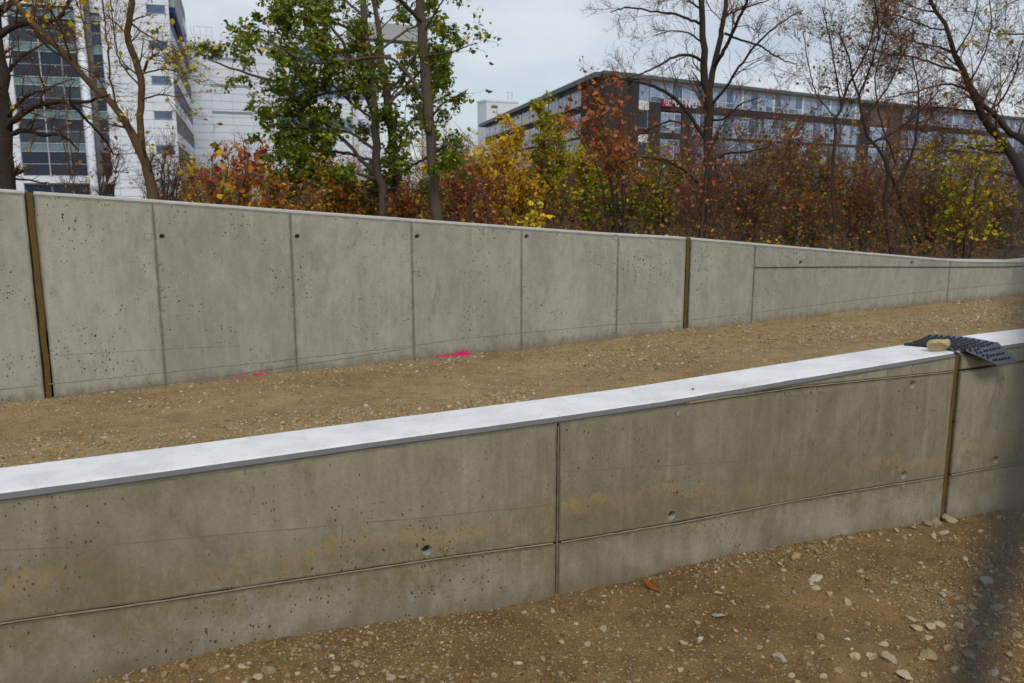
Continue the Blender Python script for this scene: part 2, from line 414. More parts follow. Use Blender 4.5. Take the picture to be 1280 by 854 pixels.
def ribbon(name, pts, wdt, mat, parent, s0, y=-.0015, jit=.15):
    """a thin raised mark along a polyline on the wall face"""
    P = []
    for (a, b) in zip(pts[:-1], pts[1:]):
        n = max(2, int(math.hypot(b[0] - a[0], b[1] - a[1]) / .08))
        P += [(a[0] + (b[0] - a[0]) * t / n, a[1] + (b[1] - a[1]) * t / n) for t in range(n)]
    P.append(pts[-1]); P = np.array(P); n = len(P)
    T = np.gradient(P, axis=0); T /= np.linalg.norm(T, axis=1)[:, None] + 1e-9; Nn = np.stack([-T[:, 1], T[:, 0]], 1)
    ww = wdt * (1 + jit * 2 * (rng.random(n) - .5)); off = wdt * jit * (rng.random(n) - .5)
    A = P + Nn * (ww / 2 + off)[:, None]; B = P - Nn * (ww / 2 - off)[:, None]
    V = [(p[0] - s0, .004, p[1]) for p in A] + [(p[0] - s0, y, p[1]) for p in (A * .7 + B * .3)] + [(p[0] - s0, y, p[1]) for p in (A * .3 + B * .7)] + [(p[0] - s0, .004, p[1]) for p in B]
    F = [(k * n + i + 1, k * n + i, (k + 1) * n + i, (k + 1) * n + i + 1) for i in range(n - 1) for k in range(3)]
    return mesh(name, V, F, mat, parent)

CH = .019
def wall_base(P, s0, s1, top, zbot, label, name='concrete_wall', coat_in=.03, step=.25, far=False):
    pos = P + U * s0
    e = empty(name, (pos[0], pos[1], 0), RZ, label, 'wall')
    ss = np.append(np.arange(s0, s1, step), s1)
    profile_solid('wall_core', ss, lambda s: [(.046, zbot), (.046, top(s) - CH - .004), (CH + .004, top(s) - .005), (THICK - CH, top(s) - .005), (THICK, top(s) - CH), (THICK, zbot)], M['core'], e, s0)
    jj = {float(s): .004 * (rng.random() - .5) for s in ss}
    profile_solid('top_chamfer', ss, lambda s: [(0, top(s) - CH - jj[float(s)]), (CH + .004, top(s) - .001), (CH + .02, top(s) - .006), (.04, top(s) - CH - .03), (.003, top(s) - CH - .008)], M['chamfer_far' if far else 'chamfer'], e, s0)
    s2 = np.append(np.arange(s0, s1, .06), s1)
    ji = {float(s): .0022 * (rng.random() - .5) for s in s2}
    profile_solid('white_top_coating', s2, lambda s: [(CH - .001 + ji[float(s)] * coat_in / .03, top(s) - .0045), (CH + .004 + ji[float(s)], top(s) + .003), (THICK - CH, top(s) + .003), (THICK - CH + .003, top(s) - .004)], M['coat_far' if far else 'coat'], e, s0)
    return e
def filler(parent, s, z0, z1, wdt, s0):
    n = 16; V = []; F = []
    for i in range(n + 1):
        z = z0 + (z1 - z0) * i / n; o = .003 * math.sin(i * 1.7) + .002 * (random.random() - .5)
        V += [(s - s0 - wdt / 2 + o, .06, z), (s - s0 - wdt / 2 + o, .009, z), (s - s0 - wdt * .1 + o, .004, z), (s - s0 + wdt * .1 + o, .0075, z), (s - s0 + wdt / 2 + o, .010, z), (s - s0 + wdt / 2 + o, .06, z)]
    for i in range(n):
        for k in range(5): a = i * 6 + k; F.append((a + 1, a, a + 6, a + 7))
    F.append(tuple(range(n * 6, n * 6 + 6)))
    return mesh('joint_filler', V, F, M['filler'], parent)

# ---- far wall
ft = [onplane(x, y, PF, THW) for x, y in ((0, 237), (36, 239.5), (190, 250), (362, 263), (514, 274), (652, 284), (773, 292.5), (860, 297), (942, 304), (1060, 314), (1150, 321.5), (1200, 325.5), (1280, 326.5))]
ft_s = np.array([-12] + [p[0] for p in ft] + [22]); ft_z = np.array([ft[0][1] + .9] + [p[1] for p in ft] + [ft[-1][1] + .35])
far_top = lambda s: float(np.interp(s, ft_s, ft_z))
def FS(x, y): return onplane(x, y, PF, THW)
def far_panel(sa, sb, za, zb, holes, e, s0, name='wall_panel'):
    """za / zb: None = ground / top"""
    q = np.linspace(sa, sb, 5)
    lo = [(s, (-.35 if za is None else za(s))) for s in q]
    hi = [(s, (far_top(s) - CH - .006 if zb is None else zb(s))) for s in q[::-1]]
    return cast_panel(name, lo + hi, holes, M['far'], e, s0)
J = [FS(x, y)[0] for x, y in ((190, 250), (362, 263), (514, 274), (652, 284), (773, 293))]
sG1, sG2 = FS(49, 370)[0], FS(859, 355)[0]
sP1, sP2 = FS(942, 350)[0], FS(1186, 350)[0]
GW = .034                                          # half width of the expansion joints
hole_px = ((197, 296), (366, 296), (518, 296), (655, 296))
plug_px = ((185, 296), (352, 296), (507, 296), (645, 297), (770, 297))
HR = .027
# left segment
eL = wall_base(PF, -9.0, sG1 - GW, far_top, -.5, 'rear concrete wall section at the left edge, beyond the left brown joint', far=True)
for a, b in ((-8.3, -7.1), (-7.1, -5.9), (-5.9, -4.7), (-4.7, -3.5), (-3.5, -2.25), (-2.25, sG1 - GW)): far_panel(a, b, None, None, [], eL, -9.0)
# middle
s0m = sG1 + GW
eM = wall_base(PF, s0m, sG2 - GW, far_top, -.5, 'long tall rear concrete wall of six upright panels behind the gravel path', far=True)
edges = [s0m] + J + [sG2 - GW]; HP = [FS(*h) for h in hole_px]; PP = [FS(*h) for h in plug_px]
for a, b in zip(edges[:-1], edges[1:]):
    far_panel(a, b, None, None, [(max(h[0], a + .062), h[1], HR) for h in HP if a < h[0] < b], eM, s0m)
for a in J: ribbon('joint_grout', [(a, -.3), (a, far_top(a) - CH - .004)], .0085, M['grout'], eM, s0m, y=.0015, jit=.25)
for p in PP: plug(eM, p[0], p[1], .032, M['far'], s0m)
filler(eM, sG1, -.4, far_top(sG1) - .01, GW * 1.35, s0m); filler(eM, sG2, -.4, far_top(sG2) - .01, GW * 1.25, s0m)
# right segment
s0r = sG2 + GW
eR = wall_base(PF, s0r, 17.0, far_top, -.5, 'low right end of the rear concrete wall with sideways panels, under the trees', far=True)
far_panel(s0r, sP1, None, None, [], eR, s0r)
smz = [FS(x, y) for x, y in ((944, 335), (1060, 334), (1186, 334.5), (1280, 334))]
seam = lambda s: float(np.interp(s, [p[0] for p in smz] + [18], [p[1] for p in smz] + [smz[-1][1] + .25]))
HR2 = [FS(x, y) for x, y in ((1001, 329.5), (1140, 329), (1231, 337.5))]
for a, b in ((sP1, sP2), (sP2, sP2 + 2.44), (sP2 + 2.44, 17.0)):
    hh = [(h[0], seam(h[0]) + .062, .03) for h in HR2 if a < h[0] < b and far_top(h[0]) - CH - seam(h[0]) > .125]
    far_panel(a, b, None, lambda s: seam(s) - .002, [], eR, s0r)
    far_panel(a, b, lambda s: seam(s) + .002, None, [h for h in hh ], eR, s0r)
for x, y in ((1001, 337), (1139, 337)):
    p = FS(x, y); plug(eR, p[0], p[1] - .02, .03, M['far'], s0r)
# scribed level lines
def fl(e, s0, pts, wd): ribbon('level_line', [FS(*p) for p in pts], wd, M['line'], e, s0, y=-.0012, jit=.5)
fl(eL, -9.0, ((0, 487), (52, 482)), .010)
fl(eM, s0m, ((60, 480.5), (200, 466.5), (330, 453), (440, 441), (515, 432.5), (565, 425), (650, 416.5), (770, 405.5), (852, 402)), .010)
fl(eM, s0m, ((66, 497), (200, 481), (300, 467.5), (367, 457.5), (440, 447), (515, 434.5)), .014)
fl(eR, s0r, ((864, 400), (940, 391.5), (1060, 376), (1184, 362), (1280, 353)), .010)
fl(eM, s0m, ((60, 445), (200, 437), (300, 432)), .005)
def spray(e, s0, pts, hgt):
    P = [FS(*p) for p in pts]; n = 40; q = np.linspace(0, 1, n); ps = np.interp(q, np.linspace(0, 1, len(P)), [p[0] for p in P]); pz = np.interp(q, np.linspace(0, 1, len(P)), [p[1] for p in P]) + .022
    V = []; D = []; F = []
    env = np.minimum(1, np.minimum(q, 1 - q) * 9)
    for k, (dz, dn) in enumerate(((-1.2, 0), (-.55, 1.1), (0, 1.25), (.5, 1.1), (1.0, .45), (2.2, .16), (3.6, 0))):
        for i in range(n):
            V.append((ps[i] - s0, -.0025, pz[i] + hgt * dz * (.75 + .5 * (vnoise(np.array(ps[i]), np.array(0.), 9, 3) + .5)))); D.append(float(dn * env[i]))
    for k in range(6):
        for i in range(n - 1): F.append((k * n + i, k * n + i + 1, (k + 1) * n + i + 1, (k + 1) * n + i))
    mesh('pink_paint_mark', V, F, M['pink'], e, attrs={'dens': D})
spray(eM, s0m, ((543, 450.5), (560, 449.5), (572, 448), (580, 446.5), (590, 448.5)), .034)
spray(eM, s0m, ((290, 476), (303, 475.5), (312, 475), (317, 474.5)), .012)
spray(eM, s0m, ((314, 475), (326, 473.8), (336, 472.5)), .026)
if False: spray(eR, s0r, ((1263, 373), (1270, 372), (1276, 371.5)), .012)

# ---- near wall
nt = [onplane(x, y, PN, THW) for x, y in ((0, 622), (240, 589.5), (470, 556.5), (697, 525), (835, 505), (1000, 477), (1197, 444), (1280, 431))]
nt_s = np.array([-7] + [p[0] for p in nt] + [8]); nt_z = np.array([nt[0][1] - .04] + [p[1] for p in nt] + [nt[-1][1] + .06])
_c = np.polyfit(nt_s[1:-1], nt_z[1:-1] + .012, 2)
near_top = lambda s: float(np.interp(s, nt_s, nt_z) + .012)
def NS(x, y): return onplane(x, y, PN, THW)
sm = [NS(x, y) for x, y in ((0, 780), (200, 752), (400, 721), (560, 697), (697, 679), (860, 652), (1000, 625), (1180, 596), (1280, 578))]
sm_s = [-8] + [p[0] for p in sm] + [9]; sm_z = [sm[0][1] + .03] + [p[1] for p in sm] + [sm[-1][1]]
nseam = lambda s: float(np.interp(s, sm_s, sm_z))
ts = [NS(x, y) for x, y in ((835, 508), (1000, 484), (1190, 465), (1280, 452))]
tseam = lambda s: float(np.interp(s, [p[0] for p in ts] + [9], [p[1] for p in ts] + [ts[-1][1]]))
sJ = NS(697, 640)[0]; sK = ts[0][0]; sG = NS(1189, 545)[0]; NG = .018
eN = wall_base(PN, -6.0, sG - NG, near_top, -.6, 'low front concrete wall with white painted top and brown stains, left of the brown joint')
eN2 = wall_base(PN, sG + NG, 7.5, near_top, -.6, 'short end of the front concrete wall right of the brown joint, at right edge')
def near_panel(sa, sb, za, zb, holes, e, s0, gap=.005):
    q = np.linspace(sa, sb, 7)
    return cast_panel('wall_panel', [(s, za(s)) for s in q] + [(s, zb(s)) for s in q[::-1]], holes, M['near'], e, s0, gap=gap, stain=.013)
nh = [NS(*p) + (r,) for p, r in (((534, 693), .0215), ((840, 645), .0205), ((1130, 594), .022), ((1141, 478), .022))]
nh2 = [NS(*p) + (r,) for p, r in (((1261, 452), .022), ((1245, 575), .022))]
low = lambda s: -.45
hi_ = lambda s: near_top(s) - CH - .002
def inside(h, a, b, f, g): return a < h[0] < b and f(h[0]) + h[2] + .018 < h[1] < g(h[0]) - h[2] - .018
nh = [(a, max(b, nseam(a) + r + .024), r) if b < .6 else (a, min(b, tseam(a) - r - .024), r) for a, b, r in nh]
nh2 = [(a, max(b, nseam(a) + r + .024), r) if b < .6 else (a, (tseam(a) + near_top(a) - CH) / 2, .018) for a, b, r in nh2]
s0n = -6.0
for a, b in ((-6.0, -4.88), (-4.88, -2.44 + sJ), (-2.44 + sJ, sJ), (sJ, sG - NG)):
    near_panel(a, b, low, nseam, [], eN, s0n)
for a, b in ((-6.0, -4.88), (-4.88, sJ - 2.44), (sJ - 2.44, sJ)):
    near_panel(a, b, nseam, hi_, [h for h in nh if inside(h, a, b, nseam, hi_)], eN, s0n)
# right of the upright seam the face has an extra thin strip along its top
def right_top(s): return hi_(s) if s < sK - .02 else min(tseam(s), hi_(s))
qa = [sJ, (sJ + sK) / 2, sK - .02, sK + .05, sK + .5, sK + 1.0, sG - NG - .3, sG - NG]
cast_panel('wall_panel', [(s, nseam(s)) for s in qa] + [(s, right_top(s) if s < sK else tseam(s)) for s in qa[::-1]], [h for h in nh if inside(h, sJ, sG - NG, nseam, tseam)], M['near'], eN, s0n, gap=.005, stain=.013)
q = np.linspace(sK + .12, sG - NG, 6)
cast_panel('wall_panel', [(s, tseam(s) + .001) for s in q] + [(s, hi_(s)) for s in q[::-1]], [], M['near'], eN, s0n, gap=.003, stain=.008)
s0q = sG + NG
for a, b in ((sG + NG, sG + 1.22), (sG + 1.22, 4.9), (4.9, 7.5)):
    near_panel(a, b, low, nseam, [], eN2, s0q, gap=.005)
    near_panel(a, b, nseam, tseam, [h for h in nh2 if inside(h, a, b, nseam, tseam)], eN2, s0q, gap=.005)
    near_panel(a, b, lambda s: tseam(s) + .001, hi_, [h for h in nh2 if h[1] > .6 and a < h[0] < b and hi_(h[0]) - tseam(h[0]) > .07], eN2, s0q, gap=.003)
for (x, y), r in (((534, 709.5), .019), ((557, 686), .012), ((848, 516), .016), ((843, 661), .016), ((1129, 609), .019), ((1142, 461.5), .016)):
    p = NS(x, y); plug(eN, p[0], p[1], r, M['near'], s0n)
p = NS(1257, 471); plug(eN2, p[0], p[1], .018, M['near'], s0q)
filler(eN, sG, -.1, near_top(sG) - CH - .004, NG * 1.45, s0n)
# fins left in the seams
def fin(pts, wd, e, s0, y=-.002): ribbon('seam_fin', pts, wd, M['fin'], e, s0, y=y, jit=.28)
fin([(s, nseam(s)) for s in np.linspace(-2.6, sJ - .02, 30)], .006, eN, s0n)
fin([(s, nseam(s)) for s in np.linspace(sJ + .02, sG - .03, 30)], .006, eN, s0n)
fin([(sJ, z) for z in np.linspace(-.05, near_top(sJ) - .04, 14)], .005, eN, s0n)
fin([(s, tseam(s)) for s in np.linspace(sK + .1, sG - .03, 14)], .006, eN, s0n)
fin([(s, nseam(s)) for s in np.linspace(sG + .03, 4.2, 10)], .006, eN2, s0q)
def mark(pts, wd): ribbon('form_mark', [NS(*p) for p in pts], wd, M['line2'], eN, s0n, y=-.0008, jit=.6)
mark(((0, 688), (120, 682), (240, 672), (428, 656)), .006)
mark(((428, 656), (428, 690)), .005)
mark(((450, 653), (520, 648), (600, 640), (690, 631)), .008)
mark(((1075, 508), (1074, 560), (1072, 612)), .004)
mark(((705, 590), (900, 578), (1060, 563)), .004)

# ------------------------------------------------------------------ buildings (far behind the trees)
def cmat(name, c, rough=.6, spec=.3, var=.06, scale=.6, metal=0):
    return plain(name, c, rough, spec, metal, var, scale, 'Object')
B = dict(white=cmat('white_cladding', (.76, .81, .87), .5), back=cmat('cladding_joint', (.25, .28, .32)), glass=cmat('dark_glass', (.012, .026, .048), .12, .38, .5, .35),
         bglass=cmat('blue_glass', (.075, .13, .235), .10, .6, .35, .25), spand=cmat('green_spandrel_glass', (.14, .24, .25), .25, .5, .1), alu=cmat('aluminium', (.55, .58, .62), .4, .5),
         brick=cmat('dark_brick', (.046, .042, .045), .85, .2, .2, 2.0), blind=cmat('pale_blind_glass', (.25, .35, .50), .2, .5, .3, .5), cream=cmat('cream_fascia', (.66, .62, .53), .7),
         roof=cmat('roof_edge_metal', (.10, .125, .13), .5), blue=cmat('blue_sign_edge', (.015, .03, .22), .5), conc=cmat('pale_concrete', (.40, .42, .42), .8), red=cmat('red_sign_face', (.34, .03, .065), .5),
         wht=cmat('sign_white', (.8, .8, .8), .5), teal=cmat('teal_glass', (.03, .06, .085), .12, .4), frame=cmat('window_frame', (.66, .69, .73)), greyband=cmat('grey_slot', (.27, .30, .34)), louver=cmat('grey_louvre', (.13, .14, .15), .5))
_cube = {}
def box(name, a0, a1, y0, y1, z0, z1, mat, parent):
    k = mat.name
    if k not in _cube:
        v = [(x, y, z) for x in (-.5, .5) for y in (-.5, .5) for z in (-.5, .5)]
        f = [(0, 1, 3, 2), (4, 6, 7, 5), (0, 4, 5, 1), (2, 3, 7, 6), (0, 2, 6, 4), (1, 5, 7, 3)]
        me = bpy.data.meshes.new('slab_' + k); me.from_pydata(v, [], f); me.materials.append(mat); _cube[k] = me
    o = link(name, _cube[k], parent)
    o.location = ((a0 + a1) / 2, (y0 + y1) / 2, (z0 + z1) / 2); o.scale = (abs(a1 - a0), abs(y1 - y0), abs(z1 - z0))
    return o
def sub(name, a0, a1, y0, y1, z0, z1, mat, par):
    """a sub-part given in the thing's own frame, parented to a scaled part"""
    o = box(name, a0, a1, y0, y1, z0, z1, mat, None); o.parent = par
    L, S = par.location, par.scale
    o.location = ((o.location.x - L.x) / S.x, (o.location.y - L.y) / S.y, (o.location.z - L.z) / S.z)
    o.scale = (o.scale.x / S.x, o.scale.y / S.y, o.scale.z / S.z)
    return o
class Fac:
    """a facade plane seen at pixel (px, py) at distance Y, running at angle th"""
    def __init__(s, P, thdeg): s.P = np.asarray(P)[:2]; s.th = math.radians(thdeg); s.rz = math.pi / 2 - s.th
    def u(s, x, y=120): return onplane(x, y, s.P, s.th)[0]
    def z(s, x, y): return onplane(x, y, s.P, s.th)[1]
# --- left office tower
TP = at(217, 100, 98); F1 = Fac(TP, 72)
tw = empty('office_tower', (TP[0], TP[1], 0), F1.rz, 'tall white office tower with teal glass front and strip windows, behind the left trees', 'building')
zt = F1.z(205, 51.5); FH = (F1.z(205, 51.5) - F1.z(205, 182)) / 3.0; RH = FH / 4
z_base = zt - 3 * FH - 1.5 * FH
uL, uC = -60.0, 0.0
u145, u190, u213 = F1.u(141), F1.u(190.5), F1.u(214)
u133, u117, u115, u100, u18, u8 = F1.u(133), F1.u(118), F1.u(115), F1.u(102), F1.u(19), F1.u(9)
zTop = zt + FH * 3.2
QD = 45.0
box('tower_core', uL, -.25, .25, QD - .3, -.5, zTop, B['back'], tw)
k = 0; z = zt - 20 * RH
while z < zTop - .1:
    wrow = (k % 4 == 3) and z < zTop - 2 * RH         # row that holds the small window
    z0, z1 = z + .02, z + RH - .02
    zw = zt - RH * .93
    def pan(a, b, n):
        for q in range(n): box('cladding_panel', a + (b - a) * q / n + .015, a + (b - a) * (q + 1) / n - .015, 0, .2, z0, z1, B['white'], tw)
    if wrow:
        pan(u145, u190, 2)
        wi = box('window', u190, u213, .10, .22, z0 + .05, z1, B['alu'], tw); sub('pane', u190 + .08, u213 - .08, .06, .12, z0 + .13, z1 - .05, B['bglass'], wi)
        box('cladding_panel', u213, -.01, 0, .2, z0, z1, B['white'], tw)
    else:
        pan(u145, u190, 2); box('cladding_panel', u190, -.01, 0, .2, z0, z1, B['white'], tw)
    k += 1; z += RH
# side wall with dark strip windows
for j in range(-3, 6):
    zz = zt - j * FH + .05
    d0 = zz - FH * .60
    st = box('strip_window', -.22, -.10, .25, QD, max(d0, .2), zz, B['louver'], tw) if zz > 1 else None
    if st:
        for q in range(1, 10): sub('mullion', -.12, -.06, .25 + q * QD / 10, .33 + q * QD / 10, max(d0, .2), zz, B['roof'], st)
    if d0 > .5: box('cladding_panel', -.24, 0.0, .22, QD, zz - FH + .02, d0 - .02, B['white'], tw)
# glass front
zf = [F1.z(60, y) for y in (54, 97, 138, 179, 220)]            # tops of the spandrels, y as seen near x = 60
gf = (zf[0] - zf[4]) / 4
def glass_bay(a, b, cols, top, mull=True):
    for j in range(-2, 5):
        ztop = zf[0] - j * gf
        if ztop - gf < top:
            hi = min(ztop, top)
            if ztop <= top:
                box('spandrel', a + .06, b - .06, .08, .2, ztop - gf * .25, ztop - .05, B['spand'], tw)
            wdw = box('window', a + .04, b - .04, .16, .24, max(ztop - gf + .05, 0), ztop - gf * .25 - .05, B['alu'], tw)
            for q in range(cols):
                a0 = a + (b - a) * q / cols; a1 = a + (b - a) * (q + 1) / cols
                h0, h1 = max(ztop - gf + .08, 0), ztop - gf * .25 - .08; hm = (h0 + h1) / 2
                for (p0, p1) in ((h0, hm - .04), (hm + .04, h1)):
                    sub('pane', a0 + .07, a1 - .07, .12, .18, p0, p1, B['glass'] if (q + j + int(p0)) % 4 else B['teal'], wdw)
            box('transom', a + .02, b - .02, .02, .1, ztop - .03, ztop + .03, B['alu'], tw)
            box('transom', a + .02, b - .02, .02, .1, ztop - gf * .25 - .03, ztop - gf * .25 + .02, B['alu'], tw)
    if mull:
        for q in range(cols + 1): box('mullion', a + (b - a) * q / cols - .045, a + (b - a) * q / cols + .045, -.04, .12, 2.6, top, B['alu'], tw)
gt = F1.z(60, 7)
um = F1.u(54), F1.u(81)
glass_bay(u18, um[0], 1, gt); glass_bay(um[0], um[1], 1, gt); glass_bay(um[1], u100, 1, gt)
glass_bay(u117, u133, 1, F1.z(125, 17), False)
glass_bay(F1.u(-60), u8, 3, F1.z(0, 50))
box('white_fascia', F1.u(-90), u145 + .02, -.05, .19, gt + .05, zTop, B['white'], tw)
box('white_fascia', u117, u133, -.02, .19, F1.z(125, 17) + .05, gt + .04, B['white'], tw)
box('white_pier', u8, u18, -.15, .19, 0, gt + .03, B['white'], tw)
box('white_pier', u133, u145 - .01, -.02, .19, 0, gt + .03, B['white'], tw)
box('white_fascia', u18 + .01, u100 - .01, -.25, .19, F1.z(60, 229), F1.z(60, 220.5), B['white'], tw)
box('white_fascia', u117 + .01, u133 - .01, -.22, .19, F1.z(125, 229), F1.z(125, 221), B['white'], tw)
box('base_glazing', u18, u133, .2, .3, -.3, F1.z(60, 229) - .02, B['glass'], tw)
def cyl(name, c, r, z0, z1, mat, par, k=16):
    V = [(c[0] + r * math.cos(2 * math.pi * q / k), c[1] + r * math.sin(2 * math.pi * q / k), z) for z in (z0, z1) for q in range(k)]
    F = [(q, (q + 1) % k, k + (q + 1) % k, k + q) for q in range(k)] + [tuple(range(k, 2 * k))]
    return mesh(name, V, F, mat, par, smooth=True)
cyl('round_column', ((u100 + u115) / 2, -.3), (u115 - u100) / 2.4, -.4, zTop, B['white'], tw)
box('downpipe', u115 + .02, u115 + .5, -.1, .18, -.4, zTop, B['louver'], tw)
# sign board along the side wall
sb = box('sign_board', .06, .5, 2.0, 22.0, zt + FH * 1.02, zt + FH * 1.9, B['conc'], tw)
sub('sign_edge', .05, .56, 1.9, 22.2, zt + FH * .90, zt + FH * 1.06, B['blue'], sb)
# --- white annex
S2 = np.array([TP[0], TP[1]]) + np.array([-math.cos(F1.th), math.sin(F1.th)]) * QD
F2 = Fac(S2, 66)
an = empty('annex_building', (S2[0], S2[1], 0), F2.rz, 'lower white panelled block with grey slots, right of the office tower', 'building')
uE = F2.u(345, 100); zA = F2.z(240, 54.5)
box('annex_core', -.05, uE - .1, .25, 20, -.4, zA - .3, B['back'], an)
cols = [0.02, F2.u(263, 100), F2.u(289, 100), F2.u(314, 100), uE]
slot_z = [F2.z(290, y) for y in (74, 107.5, 141)]
PR = 1.25; nrow = int(zA / PR)
for r_ in range(nrow + 1):
    z0, z1 = zA - (r_ + 1) * PR + .025, zA - r_ * PR - .025
    for c_ in range(4): box('cladding_panel', cols[c_] + .015, cols[c_ + 1] - .015, 0, .24, z0, z1, B['white'], an)
for z_ in slot_z: box('slot_window', cols[1] + .02, cols[3] - .02, -.06, .2, z_ - .2, z_ + .2, B['greyband'], an)
box('parapet', -.02, uE, -.05, .3, zA, zA + .35, B['white'], an)
for q in range(4): box('roof_rail_post', 1.2 + q * .9, 1.28 + q * .9, 1.5, 1.58, zA + .3, zA + 3.0, B['alu'], an)
for zz in (1.6, 2.9): box('roof_rail', 1.2, 4.0, 1.52, 1.56, zA + zz, zA + zz + .08, B['alu'], an)
# --- white block behind the green tree
P3 = S2 + np.array([math.sin(F2.th), math.cos(F2.th)]) * (uE + .1)
F3 = Fac(P3, 66)
wb = empty('laboratory_building', (P3[0], P3[1], 0), F3.rz, 'white block with a ribbon of windows, seen through the green tree', 'building')
u3 = F3.u(474, 100); z3 = F3.z(345, 43)
box('block_core', .05, u3, .3, 18, -.4, z3, B['back'], wb)
wz = [(F3.z(350, 78), F3.z(350, 58)), (F3.z(350, 121), F3.z(350, 102)), (F3.z(350, 165), F3.z(350, 146))]
ww0, ww1 = F3.u(344, 70), F3.u(470, 70)
prev = z3 + .2
for z0, z1 in wz:
    n = int((prev - z1) / 1.0) + 1
    for q in range(n): box('cladding_panel', 0, u3, 0, .3, z1 + (prev - z1) * q / n + .02, z1 + (prev - z1) * (q + 1) / n - .02, B['white'], wb)
    box('cladding_panel', 0, ww0 - .02, 0, .3, z0, z1 - .02, B['white'], wb)
    for q in range(9):
        a0 = ww0 + (ww1 - ww0) * q / 9; a1 = ww0 + (ww1 - ww0) * (q + 1) / 9
        wdw = box('window', a0 + .02, a1 - .02, .05, .22, z0 + .03, z1 - .03, B['alu'], wb)
        sub('pane', a0 + .1, a1 - .1, .02, .1, z0 + .12, (z0 + z1) / 2 - .05, B['bglass'], wdw); sub('pane', a0 + .1, a1 - .1, .02, .1, (z0 + z1) / 2 + .05, z1 - .12, B['bglass'], wdw)
    prev = z0
for q in range(int(prev / 1.0)): box('cladding_panel', 0, u3, 0, .3, prev - q - .98, prev - q - .02, B['white'], wb)
# --- concrete portal canopy
P4 = at(536, 100, 105); F4 = Fac(P4, 66)
pc = empty('entrance_canopy', (P4[0], P4[1], 0), F4.rz, 'tall pale roof slab on a thin post, half hidden by the grey trunk', 'canopy')
box('roof_slab', F4.u(440, 45), 0, 0, 2.5, F4.z(520, 52), F4.z(520, 32), B['conc'], pc)
box('post', F4.u(528, 100), -.02, .05, .8, -.4, F4.z(520, 52) - .01, B['alu'], pc)
box('post', F4.u(446, 100), F4.u(440, 100), .05, .8, -.4, F4.z(520, 52) - .01, B['alu'], pc)
box('floor_beam', F4.u(446, 100) + .5, F4.u(528, 100) - .01, .1, .7, F4.z(520, 157), F4.z(520, 152), B['alu'], pc)

# --- long dark brick building on the right
DP = at(756, 90, 100); F5 = Fac(DP, 53); F6 = Fac(DP, -11.5)
db = empty('brick_office_building', (DP[0], DP[1], 0), F5.rz, 'long dark brick office block with white framed windows and red sign, behind right trees', 'building')
ze = F5.z(756, 89)
def zr(x, y): return F5.z(x, y)
uEnd = F5.u(1420, 160)
zw1, zw0 = zr(900, 110), zr(900, 134.5)       # top floor glazing
zb0 = zr(900, 144)                            # brick band below it
zv0 = zr(900, 172); zc0 = zr(900, 175.5)      # second floor glazing
zx0 = zr(900, 204); zy0 = zr(900, 208)
def prism(name, poly, z0, z1, mat, par):
    n = len(poly); V = [(x, y, z0) for x, y in poly] + [(x, y, z1) for x, y in poly]
    F = [tuple(range(n))[::-1], tuple(range(n, 2 * n))] + [(i, (i + 1) % n, n + (i + 1) % n, n + i) for i in range(n)]
    return mesh(name, V, F, mat, par)
KX = math.tan(math.radians(90 - 64.5))
prism('eave', [(-.6, -.55), (uEnd, -.55), (uEnd, 14), (14 * KX - 1.0, 14)], ze - .38, ze, B['roof'], db)
box('cream_fascia', 0.0, uEnd - .3, -.25, .3, zw1 + .02, ze - .39, B['cream'], db)
u798, u811, u826, u852, u865 = (F5.u(x, 140) for x in (798, 811, 826, 853, 865))
u1074, u1128 = F5.u(1074, 160), F5.u(1128, 165)
prism('brick_wall', [(0, -.05), (u798, -.05), (u798, 9), (9 * KX + .12, 9)], -.4, zw1, B['brick'], db)
box('brick_wall', u811, u826, -.04, .33, -.4, zw0, B['brick'], db)
box('brick_wall', u798 + .01, uEnd - .5, .35, 8, -.4, zw1, B['brick'], db)
# stair strip
for (a, b) in ((zw1 - .02, zw0 + .02), (zw0 - 1.0, zv0 + .6), (zv0 - .7, zx0 + .6), (zx0 - .7, .3)):
    wdw = box('stair_window', u798 + .02, u811 - .02, .1, .3, b, a, B['alu'], db); sub('pane', u798 + .15, u811 - .15, .05, .15, b + .1, a - .1, B['glass'] if a < zw1 - .1 else B['blind'], wdw)
for zz in (zw0, zv0 - .05, zx0): box('white_spandrel', u798 + .02, u811 - .02, 0, .2, zz - 1.0, zz - .05 if zz != zw0 else zz, B['wht'], db)
box('brick_band', u826 + .01, u1074 - .01, -.03, .34, zb0, zw0, B['brick'], db)
box('brick_band', u865 + .01, u1074 - .01, -.02, .34, zc0, zv0, B['brick'], db)
box('brick_band', u865 + .01, u1074 - .01, -.02, .34, zy0, zx0, B['brick'], db)
box('brick_pier', u852, u865, -.02, .34, -.4, zb0 - .01, B['brick'], db)
box('brick_band', u826, u852 - .01, -.02, .34, zc0 - .1, zv0 + .2, B['brick'], db)
BW = F5.u(944, 140) - F5.u(904, 140)
def bay(a, b, z0, z1, n, tone):
    wdw = box('window', a + .02, b - .02, .12, .34, z0 + .02, z1 - .02, B['frame'], db)
    for q in range(n):
        a0 = a + (b - a) * q / n; a1 = a + (b - a) * (q + 1) / n
        t = z0 + (z1 - z0) * .28
        sub('pane', a0 + .09, a1 - .09, .08, .2, t + .06, z1 - .14, B['blind'] if (q * 7 + tone) % 3 else B['bglass'], wdw)
        sub('pane', a0 + .09, a1 - .09, .08, .2, z0 + .12, t - .06, B['bglass'] if (q + tone) % 2 else B['blind'], wdw)
bay(u811 + .3, u826 + 2.2, zw0, zw1, 2, 1)
a = u826 + 2.3; i = 0
